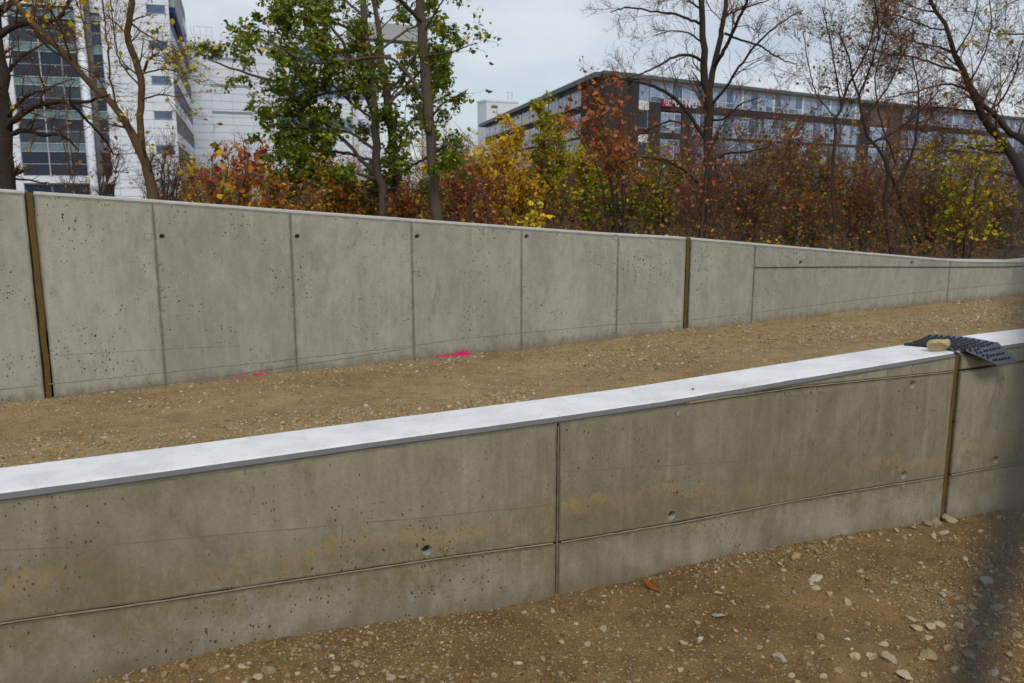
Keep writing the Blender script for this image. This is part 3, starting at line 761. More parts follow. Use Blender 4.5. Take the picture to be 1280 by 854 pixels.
while a < u1074 - 1:
    b = min(a + BW, u1074); bay(a, b - .15, zw0, zw1, 4, i); box('window_post', b - .2, b + .1, .0, .3, zw0, zw1, B['wht'], db); a = b + .1; i += 1
for z0, z1 in ((zv0, zb0), (zx0, zc0), (.8, zy0)):
    bay(u826 + .1, u852 - .1, z0 + .25, z1 - .15, 3, i)
    a = u865 + .05; i += 1
    while a < u1074 - 1:
        b = min(a + BW, u1074); bay(a, b - .3, z0, z1, 4, i); box('pillar', b - .32, b + .05, -.02, .3, z0, z1, B['louver'], db); a = b + .06; i += 1
box('brick_pier', u1074, u1074 + 2.8, -.1, .34, -.4, zw1, B['brick'], db)
box('recessed_wall', u1074 + 2.8, u1128, .15, .34, -.4, zw1, cmat('brown_panel', (.12, .085, .075)), db)
for z0, z1 in ((zv0, zb0), (zx0, zc0)): bay(u1074 + 3.0, u1074 + 8, z0, z1, 3, i)
box('brick_band', u1128, uEnd - .5, -.03, .34, zb0, zw0, B['brick'], db)
box('brick_band', u1128, uEnd - .5, -.02, .34, zc0, zv0, B['brick'], db)
box('brick_band', u1128, uEnd - .5, -.02, .34, zy0, zx0, B['brick'], db)
for z0, z1 in ((zw0, zw1), (zv0, zb0), (zx0, zc0), (.8, zy0)):
    a = u1128 + .3; i += 1
    while a < uEnd - 2:
        b = min(a + BW * 1.2, uEnd - .5); bay(a, b - .2, z0, z1, 4, i); box('window_post', b - .2, b + .1, .0, .3, z0, z1, B['wht'], db); a = b + .1; i += 1
# sign
za, zb_ = zr(830, 133.5), zr(830, 124)
lg = box('sign_logo', F5.u(826, 130), F5.u(838, 130), -.3, -.08, za, zb_, B['red'], db)
lu0, lu1 = F5.u(826, 130), F5.u(838, 130); lw = (lu1 - lu0) / 5
for r_ in range(3):
    for c_ in range(4):
        if (r_, c_) in ((0, 0), (1, 3)): continue
        sub('logo_mark', lu0 + lw * (c_ + .7), lu0 + lw * (c_ + 1.2), -.36, -.29, za + (zb_ - za) * (.15 + .28 * r_), za + (zb_ - za) * (.33 + .28 * r_), B['wht'], lg)
def sign_letters():
    cu = bpy.data.curves.new('sign_text', 'FONT'); cu.body = 'GENO'; cu.size = (zb_ - za) * 1.45; cu.extrude = .06; cu.space_character = 1.25
    o = bpy.data.objects.new('tmp', cu); COL.objects.link(o); dg = bpy.context.evaluated_depsgraph_get(); dg.update()
    me = bpy.data.meshes.new_from_object(o.evaluated_get(dg)); bpy.data.objects.remove(o)
    me.materials.clear(); me.materials.append(cmat('pink_white_letters', (.85, .66, .68), .5))
    s = link('sign_letters', me, db); s.location = (F5.u(841, 130), -.25, za + .1); s.rotation_euler = (math.pi / 2, 0, 0)
sign_letters()
# left wing: same roofline, own direction
ang = F6.rz - F5.rz
lw_ = empty('wing', (0, 0, 0), ang); lw_.parent = db
uW = F6.u(604, 155)
def wbox(name, a0, a1, y0, y1, z0, z1, mat, par=None):
    o = box(name, a0, a1, y0, y1, z0, z1, mat, None)
    o.location.y *= -1; R = Matrix.Rotation(ang, 4, 'Z'); loc = R @ o.location
    o.location = loc; o.rotation_euler = (0, 0, ang); o.parent = db
    return o
bpy.data.objects.remove(lw_)
for (nm, a0, a1, y0, y1, z0, z1, mt) in (
        ('eave', .5, abs(uW), -1.0, 4, ze - .6, ze - .02, 'roof'), ('cream_fascia', .1, abs(uW) - .4, -.02, .5, zw1 + .05, ze - .61, 'cream'), ('brick_wall', .6, abs(uW) - .5, .36, 3, -.4, zw1, 'brick')):
    s_ = 1 if uW > 0 else -1
    wbox(nm, a0 * s_, a1 * s_, -y0 if s_ < 0 and False else y0, y1, z0, z1, B[mt])
s_ = 1 if uW > 0 else -1
n = 12
for z0, z1 in ((zw0, zw1), (zv0, zb0), (zx0, zc0)):
    for q in range(n):
        a0 = 9 + (abs(uW) - 10) * q / n; a1 = 9 + (abs(uW) - 10) * (q + 1) / n
        wbox('window_frame', s_ * (a0 + .05), s_ * (a1 - .25), .18, .4, z0, z1, B['wht'])
        for h in range(3):
            c0 = a0 + .1 + (a1 - a0 - .4) * h / 3; c1 = a0 + .1 + (a1 - a0 - .4) * (h + 1) / 3
            wbox('pane', s_ * (c0 + .06), s_ * (c1 - .06), .12, .3, z0 + .1, z1 - .1, B['blind'] if (h + q) % 3 else B['bglass'])
# --- small white rooftop block beyond
EP = at(608, 130, 210); F7 = Fac(EP, 62)
rb = empty('plant_room_building', (EP[0], EP[1], 0), F7.rz, 'small distant white block with a rooftop ladder, left of the brick block', 'building')
ue = F7.u(648, 130); zE = F7.z(608, 127)
box('block_body', 0, ue, 0, 5, -.4, zE, B['white'], rb)
box('parapet', -.1, ue, -.12, 5.2, zE + .01, zE + .5, B['white'], rb)
box('louvre', F7.u(614, 132), F7.u(622, 132), -.1, .1, F7.z(618, 135), F7.z(618, 132), B['louver'], rb)
for q in (0, 1.2): box('ladder_rail', F7.u(637, 130) + q, F7.u(637, 130) + q + .15, 1, 1.15, zE, zE + 2.8, B['alu'], rb)
for q in range(4): box('ladder_rung', F7.u(637, 130) + .16, F7.u(637, 130) + 1.19, 1.02, 1.12, zE + .6 + q * .6, zE + .7 + q * .6, B['alu'], rb)

# ------------------------------------------------------------------ plants
def resample(P, R, n):
    d = np.r_[0, np.cumsum(np.linalg.norm(np.diff(P, axis=0), axis=1))]; t = np.linspace(0, d[-1], n)
    Q = np.stack([np.interp(t, d, P[:, k]) for k in range(3)], 1)
    for _ in range(2):
        Q[1:-1] = Q[1:-1] * .5 + (Q[:-2] + Q[2:]) * .25
    return Q, np.interp(t, d, R)
def tubes(P, R, k):
    """P (N, M, 3), R (N, M) -> verts, quads"""
    N_, M_, _ = P.shape
    T = np.gradient(P, axis=1); T /= np.linalg.norm(T, axis=2, keepdims=True) + 1e-9
    mean = P[:, -1] - P[:, 0]; ref = np.where(np.abs(mean[:, 2:3]) > .7 * np.linalg.norm(mean, axis=1, keepdims=True), np.array([[1., .13, 0]]), np.array([[0, 0.1, 1.]]))
    A = np.cross(T, ref[:, None, :]); A /= np.linalg.norm(A, axis=2, keepdims=True) + 1e-9; Bv = np.cross(T, A)
    th = np.arange(k) * 2 * math.pi / k
    V = P[:, :, None, :] + R[:, :, None, None] * (np.cos(th)[None, None, :, None] * A[:, :, None, :] + np.sin(th)[None, None, :, None] * Bv[:, :, None, :])
    i = np.arange(N_ * M_ * k).reshape(N_, M_, k); j = np.roll(i, -1, axis=2)
    F = np.stack([i[:, :-1], j[:, :-1], j[:, 1:], i[:, 1:]], -1).reshape(-1, 4)
    return V.reshape(-1, 3), F
def spawn(P, R, per, L, spread, up, wig, M_=5, t0=.25, r=.4, rmin=.0015, flat=1.0, t1=1.0):
    """children growing from parents; per = mean count for each parent, L = (lo, hi) length"""
    N_, m, _ = P.shape
    cnt = rng.poisson(per, N_) if np.isscalar(per) else rng.poisson(per); idx = np.repeat(np.arange(N_), cnt); n = len(idx)
    if n == 0: return np.zeros((0, M_, 3)), np.zeros((0, M_))
    t = (t0 + (t1 - t0) * rng.random(n)) * (m - 1); i0 = np.minimum(t.astype(int), m - 2); f = (t - i0)[:, None]
    base = P[idx, i0] * (1 - f) + P[idx, i0 + 1] * f; tan = P[idx, i0 + 1] - P[idx, i0]; tan /= np.linalg.norm(tan, axis=1, keepdims=True) + 1e-9
    rad = R[idx, i0] * (1 - f[:, 0]) + R[idx, i0 + 1] * f[:, 0]
    q = rng.normal(size=(n, 3)); q[:, 1] *= flat; q -= (q * tan).sum(1, keepdims=True) * tan; q /= np.linalg.norm(q, axis=1, keepdims=True) + 1e-9
    a = np.radians(rng.uniform(spread[0], spread[1], n))[:, None]
    d = np.cos(a) * tan + np.sin(a) * q; d[:, 2] += up * .5; d /= np.linalg.norm(d, axis=1, keepdims=True) + 1e-9
    ln = rng.uniform(L[0], L[1], n) * (1.15 - .6 * (t / (m - 1)))
    step = (ln / (M_ - 1))[:, None]; C = np.zeros((n, M_, 3)); C[:, 0] = base
    for k in range(1, M_):
        C[:, k] = C[:, k - 1] + d * step
        d = d + rng.normal(size=(n, 3)) * wig; d[:, 2] += up * .25; d /= np.linalg.norm(d, axis=1, keepdims=True) + 1e-9
    r0 = np.maximum(rad * r, rmin)[:, None]
    return C, r0 * np.linspace(1, .35, M_)[None, :]
def leaf_mesh(P, per, size, pal, droop=.5, t0=.2, jit=.03):
    """kite-shaped folded leaves along twigs; pal = list of (weight, rgb)"""
    N_, m, _ = P.shape
    cnt = rng.poisson(per, N_); idx = np.repeat(np.arange(N_), cnt); n = len(idx)
    t = (t0 + (1 - t0) * rng.random(n)) * (m - 1); i0 = np.minimum(t.astype(int), m - 2); f = (t - i0)[:, None]
    b = P[idx, i0] * (1 - f) + P[idx, i0 + 1] * f + rng.normal(size=(n, 3)) * jit
    d = rng.normal(size=(n, 3)); d[:, 2] = d[:, 2] * .5 - droop; d /= np.linalg.norm(d, axis=1, keepdims=True)
    s = rng.normal(size=(n, 3)); s -= (s * d).sum(1, keepdims=True) * d; s /= np.linalg.norm(s, axis=1, keepdims=True); nn = np.cross(d, s)
    L = (size * (.45 + 1.15 * rng.random(n) ** 1.6))[:, None]; Wd = L * rng.uniform(.27, .42, (n, 1))
    fold = Wd * rng.uniform(-.1, .6, (n, 1)); curl = L * rng.uniform(-.25, .25, (n, 1))
    V = np.stack([b, b + d * L * .42 + s * Wd + nn * fold, b + d * L + nn * curl, b + d * L * .42 - s * Wd + nn * fold, b + d * L * .78 + s * Wd * .55 + nn * (fold * .6 + curl * .6), b + d * L * .78 - s * Wd * .55 + nn * (fold * .6 + curl * .6)], 1)
    o = np.arange(n)[:, None] * 6
    F = np.concatenate([o + np.array([[0, 1, 4, 2]]), o + np.array([[0, 2, 5, 3]])], 0)
    w_ = np.array([p[0] for p in pal], float); w_ /= w_.sum(); cols = np.array([p[1] for p in pal])
    # colour runs by twig so that sprays of one colour show, as on a turning tree
    tw_ = rng.choice(len(pal), N_, p=w_); ci = np.where(rng.random(n) < .55, tw_[idx], rng.choice(len(pal), n, p=w_))
    c = cols[ci] * rng.uniform(.65, 1.3, (n, 1)) * rng.uniform(.9, 1.1, (n, 3))
    return V.reshape(-1, 3), F, np.repeat(c, 6, axis=0)
def build_tree(name, label, cat, base, limbs, bark, specs, leaf=None, group=None, trunk_sides=9):
    """limbs: list of (pts (n,3), radii); specs: levels of spawn kwargs; leaf: (levels used, per, size, palette, droop)"""
    e = empty(name, tuple(base), 0, label, cat, group); off = np.asarray(base)
    V = []; F = []; o = 0; PP = []; RR = []
    for P, R in limbs:
        ln = np.linalg.norm(np.diff(P, axis=0), axis=1).sum(); Q, r = resample(np.asarray(P, float), np.asarray(R, float), 22)
        Q[1:] += rng.normal(size=(21, 3)) * np.minimum(.010 * ln / 3, .022)
        v, f = tubes(Q[None], r[None], trunk_sides); V.append(v); F.append(f + o); o += len(v); PP.append(Q); RR.append(r)
    mesh('trunk', np.concatenate(V) - off, np.concatenate(F), bark, e, smooth=True)
    P, R = np.stack(PP), np.stack(RR); lv = []; V = []; F = []; o = 0
    for sp in specs:
        sp = dict(sp); sd_ = sp.pop('sides', 3); P, R = spawn(P, R, **sp); lv.append(P)
        if len(P):
            v, f = tubes(P, R, sd_); V.append(v); F.append(f + o); o += len(v)
    if V: tag(mesh('branchwork', np.concatenate(V) - off, np.concatenate(F), M['twig'] if bark.name != 'brown_bark' else bark, e, smooth=True), kind='stuff')
    if leaf:
        levels, per, size, pal, droop = leaf
        parts = [leaf_mesh(lv[k], per, size, pal, droop) for k in levels if len(lv[k])]
        o = np.cumsum([0] + [len(p[0]) for p in parts])
        v = np.concatenate([p[0] for p in parts]); f = np.concatenate([p[1] + q for p, q in zip(parts, o)]); c = np.concatenate([p[2] for p in parts])
        tag(mesh('foliage', v - off, f, M['leaf'], e, attrs={'tint': c}), kind='stuff')
    return e
THIN = 1.0
def limb(pts, Y, dY=0.0, wob=.0):
    """pts: (px, py, width px[, dY])"""
    P = []; R = []
    n = len(pts)
    for i, p in enumerate(pts):
        y = Y + (p[3] if len(p) > 3 else dY * i / max(1, n - 1))
        P.append(at(p[0], p[1], y)); R.append(p[2] / 2 * y / FPX * THIN)
    return np.array(P), np.array(R)
def rooted(pts, Y, **kw):
    P, R = limb(pts, Y, **kw); b = P[0].copy(); b[2] = z_wood(np.array(b[0]), np.array(b[1])) - .1
    return np.vstack([b + (P[0] - P[1]) * .0, P]), np.r_[R[0] * 1.15, R]

YEL = (.80, .54, .02); GOLD = (.68, .40, .018); ORG = (.62, .20, .02); RED = (.34, .055, .028); PNK = (.62, .20, .13); GRN = (.105, .170, .014); GR2 = (.20, .26, .02); OLV = (.28, .28, .018); LIM = (.56, .53, .02); BRN = (.21, .11, .045); DRD = (.18, .035, .025); RST = (.40, .13, .03)
TR = 'trees behind the rear wall'; SH = 'autumn shrubs behind the rear wall'
def lev(per, L, spread, up, wig, **k): return dict(per=per, L=L, spread=spread, up=up, wig=wig, **k)

# 1 dark tree at the left edge
Y = 11.0; L_ = [rooted([(4, 240, 26), (2, 130, 21), (-4, 60, 17), (-12, -60, 13)], Y)]
for p in ([(4, 162, 9), (22, 146, 8), (48, 131, 7), (85, 127, 5.5), (108, 129, 4), (124, 121, 3), (136, 118, 2)], [(6, 172, 7), (25, 163, 6), (42, 165, 5), (57, 170, 5), (72, 166, 4), (84, 173, 3), (98, 188, 2)], [(-2, 45, 9), (14, 34, 8), (36, 28, 6), (60, 27, 5), (76, 22, 5), (82, 10, 4), (90, -10, 3)],
          [(-2, 14, 9), (14, 4, 7), (34, -6, 6)], [(85, 127, 4), (98, 138, 4), (108, 150, 3), (122, 164, 3), (134, 178, 2.5), (142, 194, 2)], [(-1, 120, 6), (8, 92, 5), (25, 72, 4), (52, 56, 2)], [(5, 150, 5), (28, 124, 4), (44, 115, 3), (62, 112, 2)], [(36, 28, 4), (60, 60, 3), (90, 78, 2), (112, 90, 1.5)]):
    L_.append(limb(p, Y, dY=random.uniform(-1, 1)))
build_tree('bare_tree', 'dark leaning bare tree cut by the left edge with arching branches', 'tree', L_[0][0][0], L_, M['bark_dark'],
           [lev(11, (.25, 1.1), (25, 65), .12, .22, t0=.2, r=.4, M_=6, sides=4), lev(6, (.12, .5), (25, 60), .05, .2, r=.5, rmin=.0022), lev(2.8, (.08, .22), (25, 60), 0, .2, M_=4, r=.6, rmin=.0018)], ([1, 2], .07, .055, [(5, YEL), (2, GOLD), (1, RST)], .4), TR)
THIN = .74
# 2 forked brown tree
Y = 10.6; L_ = [rooted([(194, 252, 18), (184, 212, 16), (172, 176, 15), (150, 145, 11), (120, 112, 10), (90, 80, 10), (60, 50, 9), (35, 27, 9), (16, -4, 8), (0, -45, 6)], Y), limb([(181, 205, 12), (175, 178, 12), (174, 155, 11), (178, 120, 11), (176, 92, 11.5), (165, 66, 11), (157, 46, 10), (162, 24, 10), (165, 0, 9.5), (166, -45, 8)], Y)]
for p in ([(180, 89, 5), (184, 77, 4.5), (190, 71, 4), (198, 66, 2)], [(165, 30, 3), (178, 40, 2.5), (205, 55, 2), (240, 74, 1.3)], [(120, 112, 4), (110, 70, 3), (104, 30, 2.5), (98, -10, 2)], [(90, 80, 4), (78, 40, 3), (60, 5, 2.5)], [(150, 145, 4), (138, 100, 3), (134, 50, 2.5), (128, 0, 2)], [(177, 110, 3), (150, 80, 2.5), (142, 40, 2), (138, 0, 2)], [(176, 125, 3), (200, 118, 2.5), (228, 122, 1.5)], [(178, 92, 3), (205, 86, 2.2), (232, 92, 1.5)]):
    L_.append(limb(p, Y, dY=random.uniform(-.7, .7)))
build_tree('forked_tree', 'brown trunk forking in a V with a few yellow leaves, before the white tower', 'tree', L_[0][0][0], L_, M['bark_brown'],
           [lev(10, (.25, 1.05), (25, 60), .22, .16, t0=.35, r=.32, M_=6, sides=4), lev(6, (.12, .42), (25, 60), .15, .16, r=.5, rmin=.0022), lev(2.0, (.08, .2), (25, 60), .1, .2, M_=4, r=.6, rmin=.0016)], ([1, 2], .34, .055, [(5, YEL), (2, LIM), (2, OLV), (1, GOLD)], .4), TR)
THIN = .84
# 3 green leafy tree
Y = 15.0; L_ = [rooted([(479, 268, 13), (474, 215, 12), (466, 120, 11), (458, 50, 10), (450, -30, 8)], Y), rooted([(499, 270, 15), (492, 200, 14), (484, 120, 12), (476, 60, 9), (466, -10, 6)], Y + .6)]
for p in ([(470, 218, 6), (440, 186, 5.5), (400, 146, 5), (360, 110, 4.5), (320, 93, 3.5), (286, 86, 3), (262, 76, 2), (240, 60, 1.3)], [(462, 132, 6), (446, 86, 5), (424, 45, 4.5), (400, 20, 3.5), (372, -6, 3)], [(488, 70, 5), (460, 72, 4.5), (430, 76, 4), (395, 80, 3), (350, 62, 2.2), (322, 40, 1.5)], [(472, 190, 5), (440, 165, 4), (400, 160, 3), (352, 158, 2), (325, 150, 1.5)], [(474, 225, 5), (440, 215, 4), (400, 205, 3), (360, 205, 2)], [(464, 110, 5), (430, 112, 4), (385, 122, 3), (345, 126, 2)],
          [(458, 60, 5), (430, 30, 4), (390, 24, 3), (345, 18, 2)], [(486, 130, 5), (510, 105, 4), (530, 85, 3), (552, 70, 2)], [(490, 180, 5), (515, 150, 4), (540, 128, 3), (562, 118, 2)], [(478, 60, 4), (505, 40, 3), (535, 25, 2.5), (552, 12, 2)], [(454, 20, 4), (420, -10, 3), (380, -30, 2.5)], [(494, 220, 5), (520, 205, 4), (545, 190, 3), (560, 180, 2)], [(474, 205, 4), (430, 190, 4), (395, 190, 3), (340, 188, 2)], [(460, 90, 4), (420, 62, 3), (370, 48, 2.5), (318, 34, 1.6)], [(476, 240, 4), (450, 232, 3), (420, 240, 2)], [(496, 235, 4), (470, 240, 3), (440, 250, 2)], [(468, 150, 4), (440, 130, 4), (410, 100, 3), (380, 95, 2)]):
    L_.append(limb(p, Y, dY=random.uniform(-1.6, 1.6)))
build_tree('green_tree', 'tall green leaved tree with slender twin stems, left of the thick grey trunk', 'tree', L_[0][0][0], L_, M['bark_grey'],
           [lev(15, (.3, 1.15), (25, 75), .12, .16, t0=.2, r=.36, M_=6, flat=.8), lev(7, (.12, .42), (25, 65), .05, .18, r=.5, rmin=.003), ], ([1], 18, .066, [(6, GRN), (5, GR2), (1.5, OLV), (.5, LIM), (.25, GOLD)], .55), TR)
# 4 thick grey trunk beside it
Y = 13.8; L_ = [rooted([(546, 274, 17), (541, 205, 15), (534, 112, 14.5), (527, 40, 13.5), (522, -40, 12)], Y)]
for p in ([(534, 130, 6), (512, 96, 5), (494, 74, 4.5), (470, 70, 3.5), (440, 76, 2)], [(528, 28, 7), (508, 8, 6), (490, -10, 5)], [(524, 60, 3), (500, 100, 3), (476, 120, 2)], [(532, 70, 3), (560, 66, 2.5), (596, 54, 1.3)], [(537, 150, 4), (552, 130, 3), (568, 122, 2), (585, 112, 1)], [(530, 40, 3), (545, 15, 2.5), (560, -12, 2)]):
    L_.append(limb(p, Y, dY=random.uniform(-1, 1)))
build_tree('grey_trunk_tree', 'straight thick grey trunk right beside the green tree, leafy on its right', 'tree', L_[0][0][0], L_, M['bark_grey'],
           [lev(6, (.3, 1.0), (30, 65), .12, .18, t0=.3, r=.35, M_=6), lev(5, (.12, .4), (25, 60), .05, .2, r=.5, rmin=.0025)], ([1], 4.6, .062, [(6, GRN), (4, GR2), (2, OLV)], .5), TR)
THIN = .64
# 5 big bare tree right of centre
Y = 17.0; L_ = [rooted([(884, 300, 17), (884, 240, 16), (886, 180, 17), (885, 130, 17), (882, 90, 14), (880, 50, 12), (876, 10, 11), (873, -45, 9)], Y), limb([(887, 112, 12), (895, 72, 11), (903, 36, 9.5), (908, 0, 8), (911, -45, 6)], Y, .4)]
for p in ([(894, 82, 8), (908, 58, 7), (921, 30, 6), (936, -4, 5), (944, -30, 4)], [(880, 172, 8), (864, 146, 7), (841, 120, 7), (818, 107, 6), (797, 102, 5), (772, 98, 3)], [(879, 77, 6), (862, 68, 5.5), (845, 70, 5), (820, 84, 4), (798, 94, 3), (776, 100, 2)], [(874, 30, 5), (848, 18, 4.5), (812, 13, 3.5), (782, 8, 3), (764, 16, 1.5)], [(906, 42, 5), (925, 50, 4), (950, 57, 3.5), (976, 75, 2.5), (995, 80, 1.5)], [(889, 132, 6), (906, 112, 5), (926, 80, 4.5), (946, 54, 4), (975, 28, 3), (1004, 12, 2)],
          [(889, 205, 5), (905, 192, 4.5), (935, 190, 3.5), (962, 184, 2)], [(880, 235, 6), (860, 216, 5), (832, 200, 4), (804, 197, 3), (782, 190, 2)], [(868, 160, 4), (838, 150, 3.5), (805, 165, 2.5), (780, 180, 1.5)], [(880, 55, 4), (860, 40, 3), (840, 38, 2), (815, 45, 1.5)], [(905, 20, 4), (930, 10, 3), (962, 0, 2), (990, -15, 1.5)], [(888, 150, 5), (905, 150, 4), (925, 130, 3), (950, 122, 2)], [(876, 12, 4), (858, -2, 3), (838, -12, 2)]):
    L_.append(limb(p, Y, dY=random.uniform(-1.6, 1.6)))
build_tree('maple_tree', 'large nearly bare tree with dark forked trunk and sparse pink leaves, before the brick block', 'tree', L_[0][0][0], L_, M['bark_dark'],
           [lev(9, (.35, 1.3), (25, 60), .22, .16, t0=.2, r=.33, M_=6, sides=4, flat=.8), lev(6, (.2, .6), (25, 60), .12, .18, r=.5, rmin=.0042), lev(3.0, (.1, .35), (25, 60), .08, .2, M_=4, r=.7, rmin=.0034)], ([0], .05, .10, [(5, PNK), (3, RST)], .6), TR)
# pink leaves stay low on that tree
def low_leaves(e_name, pts, Y, n, size, pal, spread, label, cat):
    pass
# 6 twisted stems right
Y = 14.6; L_ = [rooted([(1043, 300, 6), (1041, 205, 6), (1046, 188, 6), (1039, 162, 6), (1044, 148, 6), (1052, 135, 5.5), (1054, 118, 5), (1070, 92, 4), (1088, 58, 3), (1096, 10, 2.5)], Y), rooted([(1116, 318, 8), (1103, 257, 7.5), (1113, 217, 7), (1115, 204, 7), (1097, 188, 6), (1084, 175, 6), (1079, 155, 5), (1074, 119, 4.5), (1062, 84, 3.5), (1050, 40, 2.5)], Y),
     limb([(1110, 252, 7), (1133, 211, 7), (1142, 186, 5), (1147, 155, 4), (1150, 120, 3), (1140, 70, 2.5)], Y), rooted([(1142, 320, 6), (1126, 257, 6), (1120, 235, 5), (1105, 200, 4)], Y + .3), limb([(1086, 180, 5), (1110, 171, 4.5), (1136, 152, 4), (1159, 130, 3), (1175, 112, 2)], Y)]
for p in ([(1052, 135, 4), (1045, 100, 3), (1040, 60, 2.5), (1028, 10, 2)], [(1074, 119, 4), (1090, 80, 3), (1100, 40, 2.5), (1092, -10, 2)], [(1079, 150, 4), (1110, 110, 3), (1128, 70, 2.5), (1120, 20, 2)], [(1046, 150, 3), (1020, 120, 2.5), (1010, 80, 2), (1004, 40, 1.5)], [(1147, 155, 3), (1165, 148, 2.5), (1164, 138, 2)], [(1120, 204, 4), (1100, 150, 3), (1092, 100, 2.5), (1108, 40, 2)]):
    L_.append(limb(p, Y, dY=random.uniform(-.9, .9)))
build_tree('twisted_tree', 'clump of thin twisted dark stems with sparse brown leaves, left of the leaning trunk', 'tree', L_[0][0][0], L_, M['bark_dark'],
           [lev(15, (.25, 1.4), (25, 65), .2, .18, t0=.2, r=.38, M_=6, sides=4), lev(8, (.15, .6), (25, 60), .12, .18, r=.5, rmin=.0036), lev(3.0, (.08, .28), (25, 60), .06, .2, M_=4, r=.7, rmin=.003)], ([1, 2], .34, .048, [(4, RST), (3, BRN), (1.5, GOLD), (2, (.15, .15, .02)), (1, RED)], .5), TR)
THIN = .56
# 7 leaning tree at the right
Y = 15.6; L_ = [rooted([(1310, 330, 26), (1296, 245, 24), (1268, 198, 20), (1240, 166, 18), (1222, 136, 16), (1210, 108, 14), (1200, 80, 11.5), (1190, 50, 9.5), (1176, 20, 8), (1158, -6, 7), (1140, -40, 5)], Y), rooted([(1340, 330, 18), (1310, 195, 16), (1266, 168, 13), (1242, 147, 12), (1226, 126, 10), (1213, 108, 8)], Y + .4)]
for p in ([(1209, 112, 6), (1190, 104, 5), (1166, 108, 4), (1140, 116, 3), (1110, 122, 2)], [(1203, 92, 5), (1180, 84, 4.5), (1146, 72, 4), (1112, 68, 3), (1076, 60, 2)], [(1195, 66, 5), (1170, 58, 4), (1140, 52, 3), (1105, 40, 2)], [(1184, 38, 4), (1160, 34, 3.5), (1130, 22, 3), (1095, 14, 2)], [(1226, 140, 6), (1205, 138, 5), (1178, 134, 4), (1150, 136, 2.5)], [(1212, 104, 4), (1230, 70, 3), (1240, 30, 2.5), (1236, -10, 2)], [(1196, 66, 4), (1214, 36, 3), (1222, 0, 2)], [(1262, 190, 5), (1235, 190, 4), (1205, 182, 3), (1180, 184, 2)], [(1172, 16, 4), (1150, 12, 3), (1120, 0, 2)], [(1230, 146, 5), (1255, 122, 4), (1270, 90, 3), (1278, 50, 2)]):
    L_.append(limb(p, Y, dY=random.uniform(-1.2, 1.2)))
build_tree('leaning_tree', 'thick dark trunk leaning in from the right edge with many fine twigs', 'tree', L_[0][0][0], L_, M['bark_dark'],
           [lev(18, (.35, 1.7), (25, 65), .2, .17, t0=.15, r=.3, M_=6, sides=4), lev(9, (.18, .65), (25, 60), .1, .18, r=.5, rmin=.004), lev(3.2, (.1, .3), (25, 60), .05, .2, M_=4, r=.7, rmin=.0032)], ([1, 2], .10, .05, [(4, (.15, .15, .02)), (4, BRN), (1, GOLD)], .6), TR)
# 8 branch reaching in at the top right corner
Y = 12.5; L_ = [rooted([(1420, 330, 22), (1410, 150, 19), (1380, 60, 14), (1350, -40, 9)], Y), limb([(1395, 95, 8), (1330, 48, 6), (1284, 43, 4), (1262, 42, 3), (1244, 45, 2), (1226, 38, 1.3)], Y), limb([(1385, 70, 7), (1330, 5, 5), (1290, -8, 3), (1255, 8, 2)], Y), limb([(1395, 120, 6), (1340, 100, 4), (1300, 110, 3), (1268, 132, 2)], Y)]
build_tree('overhanging_tree', 'tree outside the right edge whose yellowing leaves hang into the top right corner', 'tree', L_[0][0][0], L_, M['bark_dark'],
           [lev(8, (.25, .7), (25, 60), .0, .17, t0=.3, r=.36, M_=6), lev(4, (.12, .35), (25, 60), -.05, .18, r=.5, rmin=.002)], ([1], 1.5, .06, [(4, OLV), (2, BRN), (3, GOLD)], .7), TR)

THIN = 1.0
# shrubs -------------------------------------------------------------
def shrub(name, label, px, ptop, wpx, Y, stems, pal, leaf_size, leaf_per, twig=(6, 4), bark='bark_grey', spread=1.0, upright=.25, cat='shrub', l1=(.3, .8), group=SH, lw=.016, levels=3, basepx=None, tmin=.3):
    top = at(px, ptop, Y); gx = at(px if basepx is None else basepx, 300, Y)[0]; gz = float(z_wood(np.array(gx), np.array(Y)))
    H = top[2] - gz; W = wpx * Y / FPX / 2; L_ = []
    for s in range(stems):
        a = rng.uniform(0, 2 * math.pi); rr = math.sqrt(rng.random()) * W * .72 * spread
        hh = H * (1 - .38 * (rr / max(W, .01)) ** 1.5) * rng.uniform(.72, 1.0)
        b = np.array([gx + math.cos(a) * rr * .25, Y + math.sin(a) * rr * .25, gz - .05])
        e_ = np.array([top[0] + math.cos(a) * rr, Y + math.sin(a) * rr, gz + hh])
        m = b * .45 + e_ * .55; m[2] = gz + hh * .62; m[:2] = b[:2] * .6 + e_[:2] * .4
        P = np.array([b, b * .6 + m * .4 + rng.normal(size=3) * .04, m + rng.normal(size=3) * .05, m * .4 + e_ * .6 + rng.normal(size=3) * .06, e_])
        L_.append((P, lw * rng.uniform(.7, 1.3) * np.array([1.2, 1, .8, .5, .25])))
    sp = [lev(twig[0] * 1.45, (l1[0] * W, l1[1] * W), (20, 55), upright, .16, t0=tmin * .35 if tmin < .4 else tmin, r=.45, M_=5), lev(twig[1] * 1.25, (.12 * W + .05, .35 * W + .1), (25, 60), upright * .6, .2, r=.5, rmin=.002 + Y * .00006, M_=4)]
    if levels == 3: sp.append(lev(1.5, (.08, .25), (25, 60), upright * .5, .2, M_=4, r=.6, rmin=.0016 + Y * .00005))
    return build_tree(name, label, cat, np.array([gx, Y, gz]), L_, M[bark], sp, ([len(sp) - 1, len(sp) - 2], leaf_per, leaf_size, pal, .5) if leaf_per else None, group, 5)

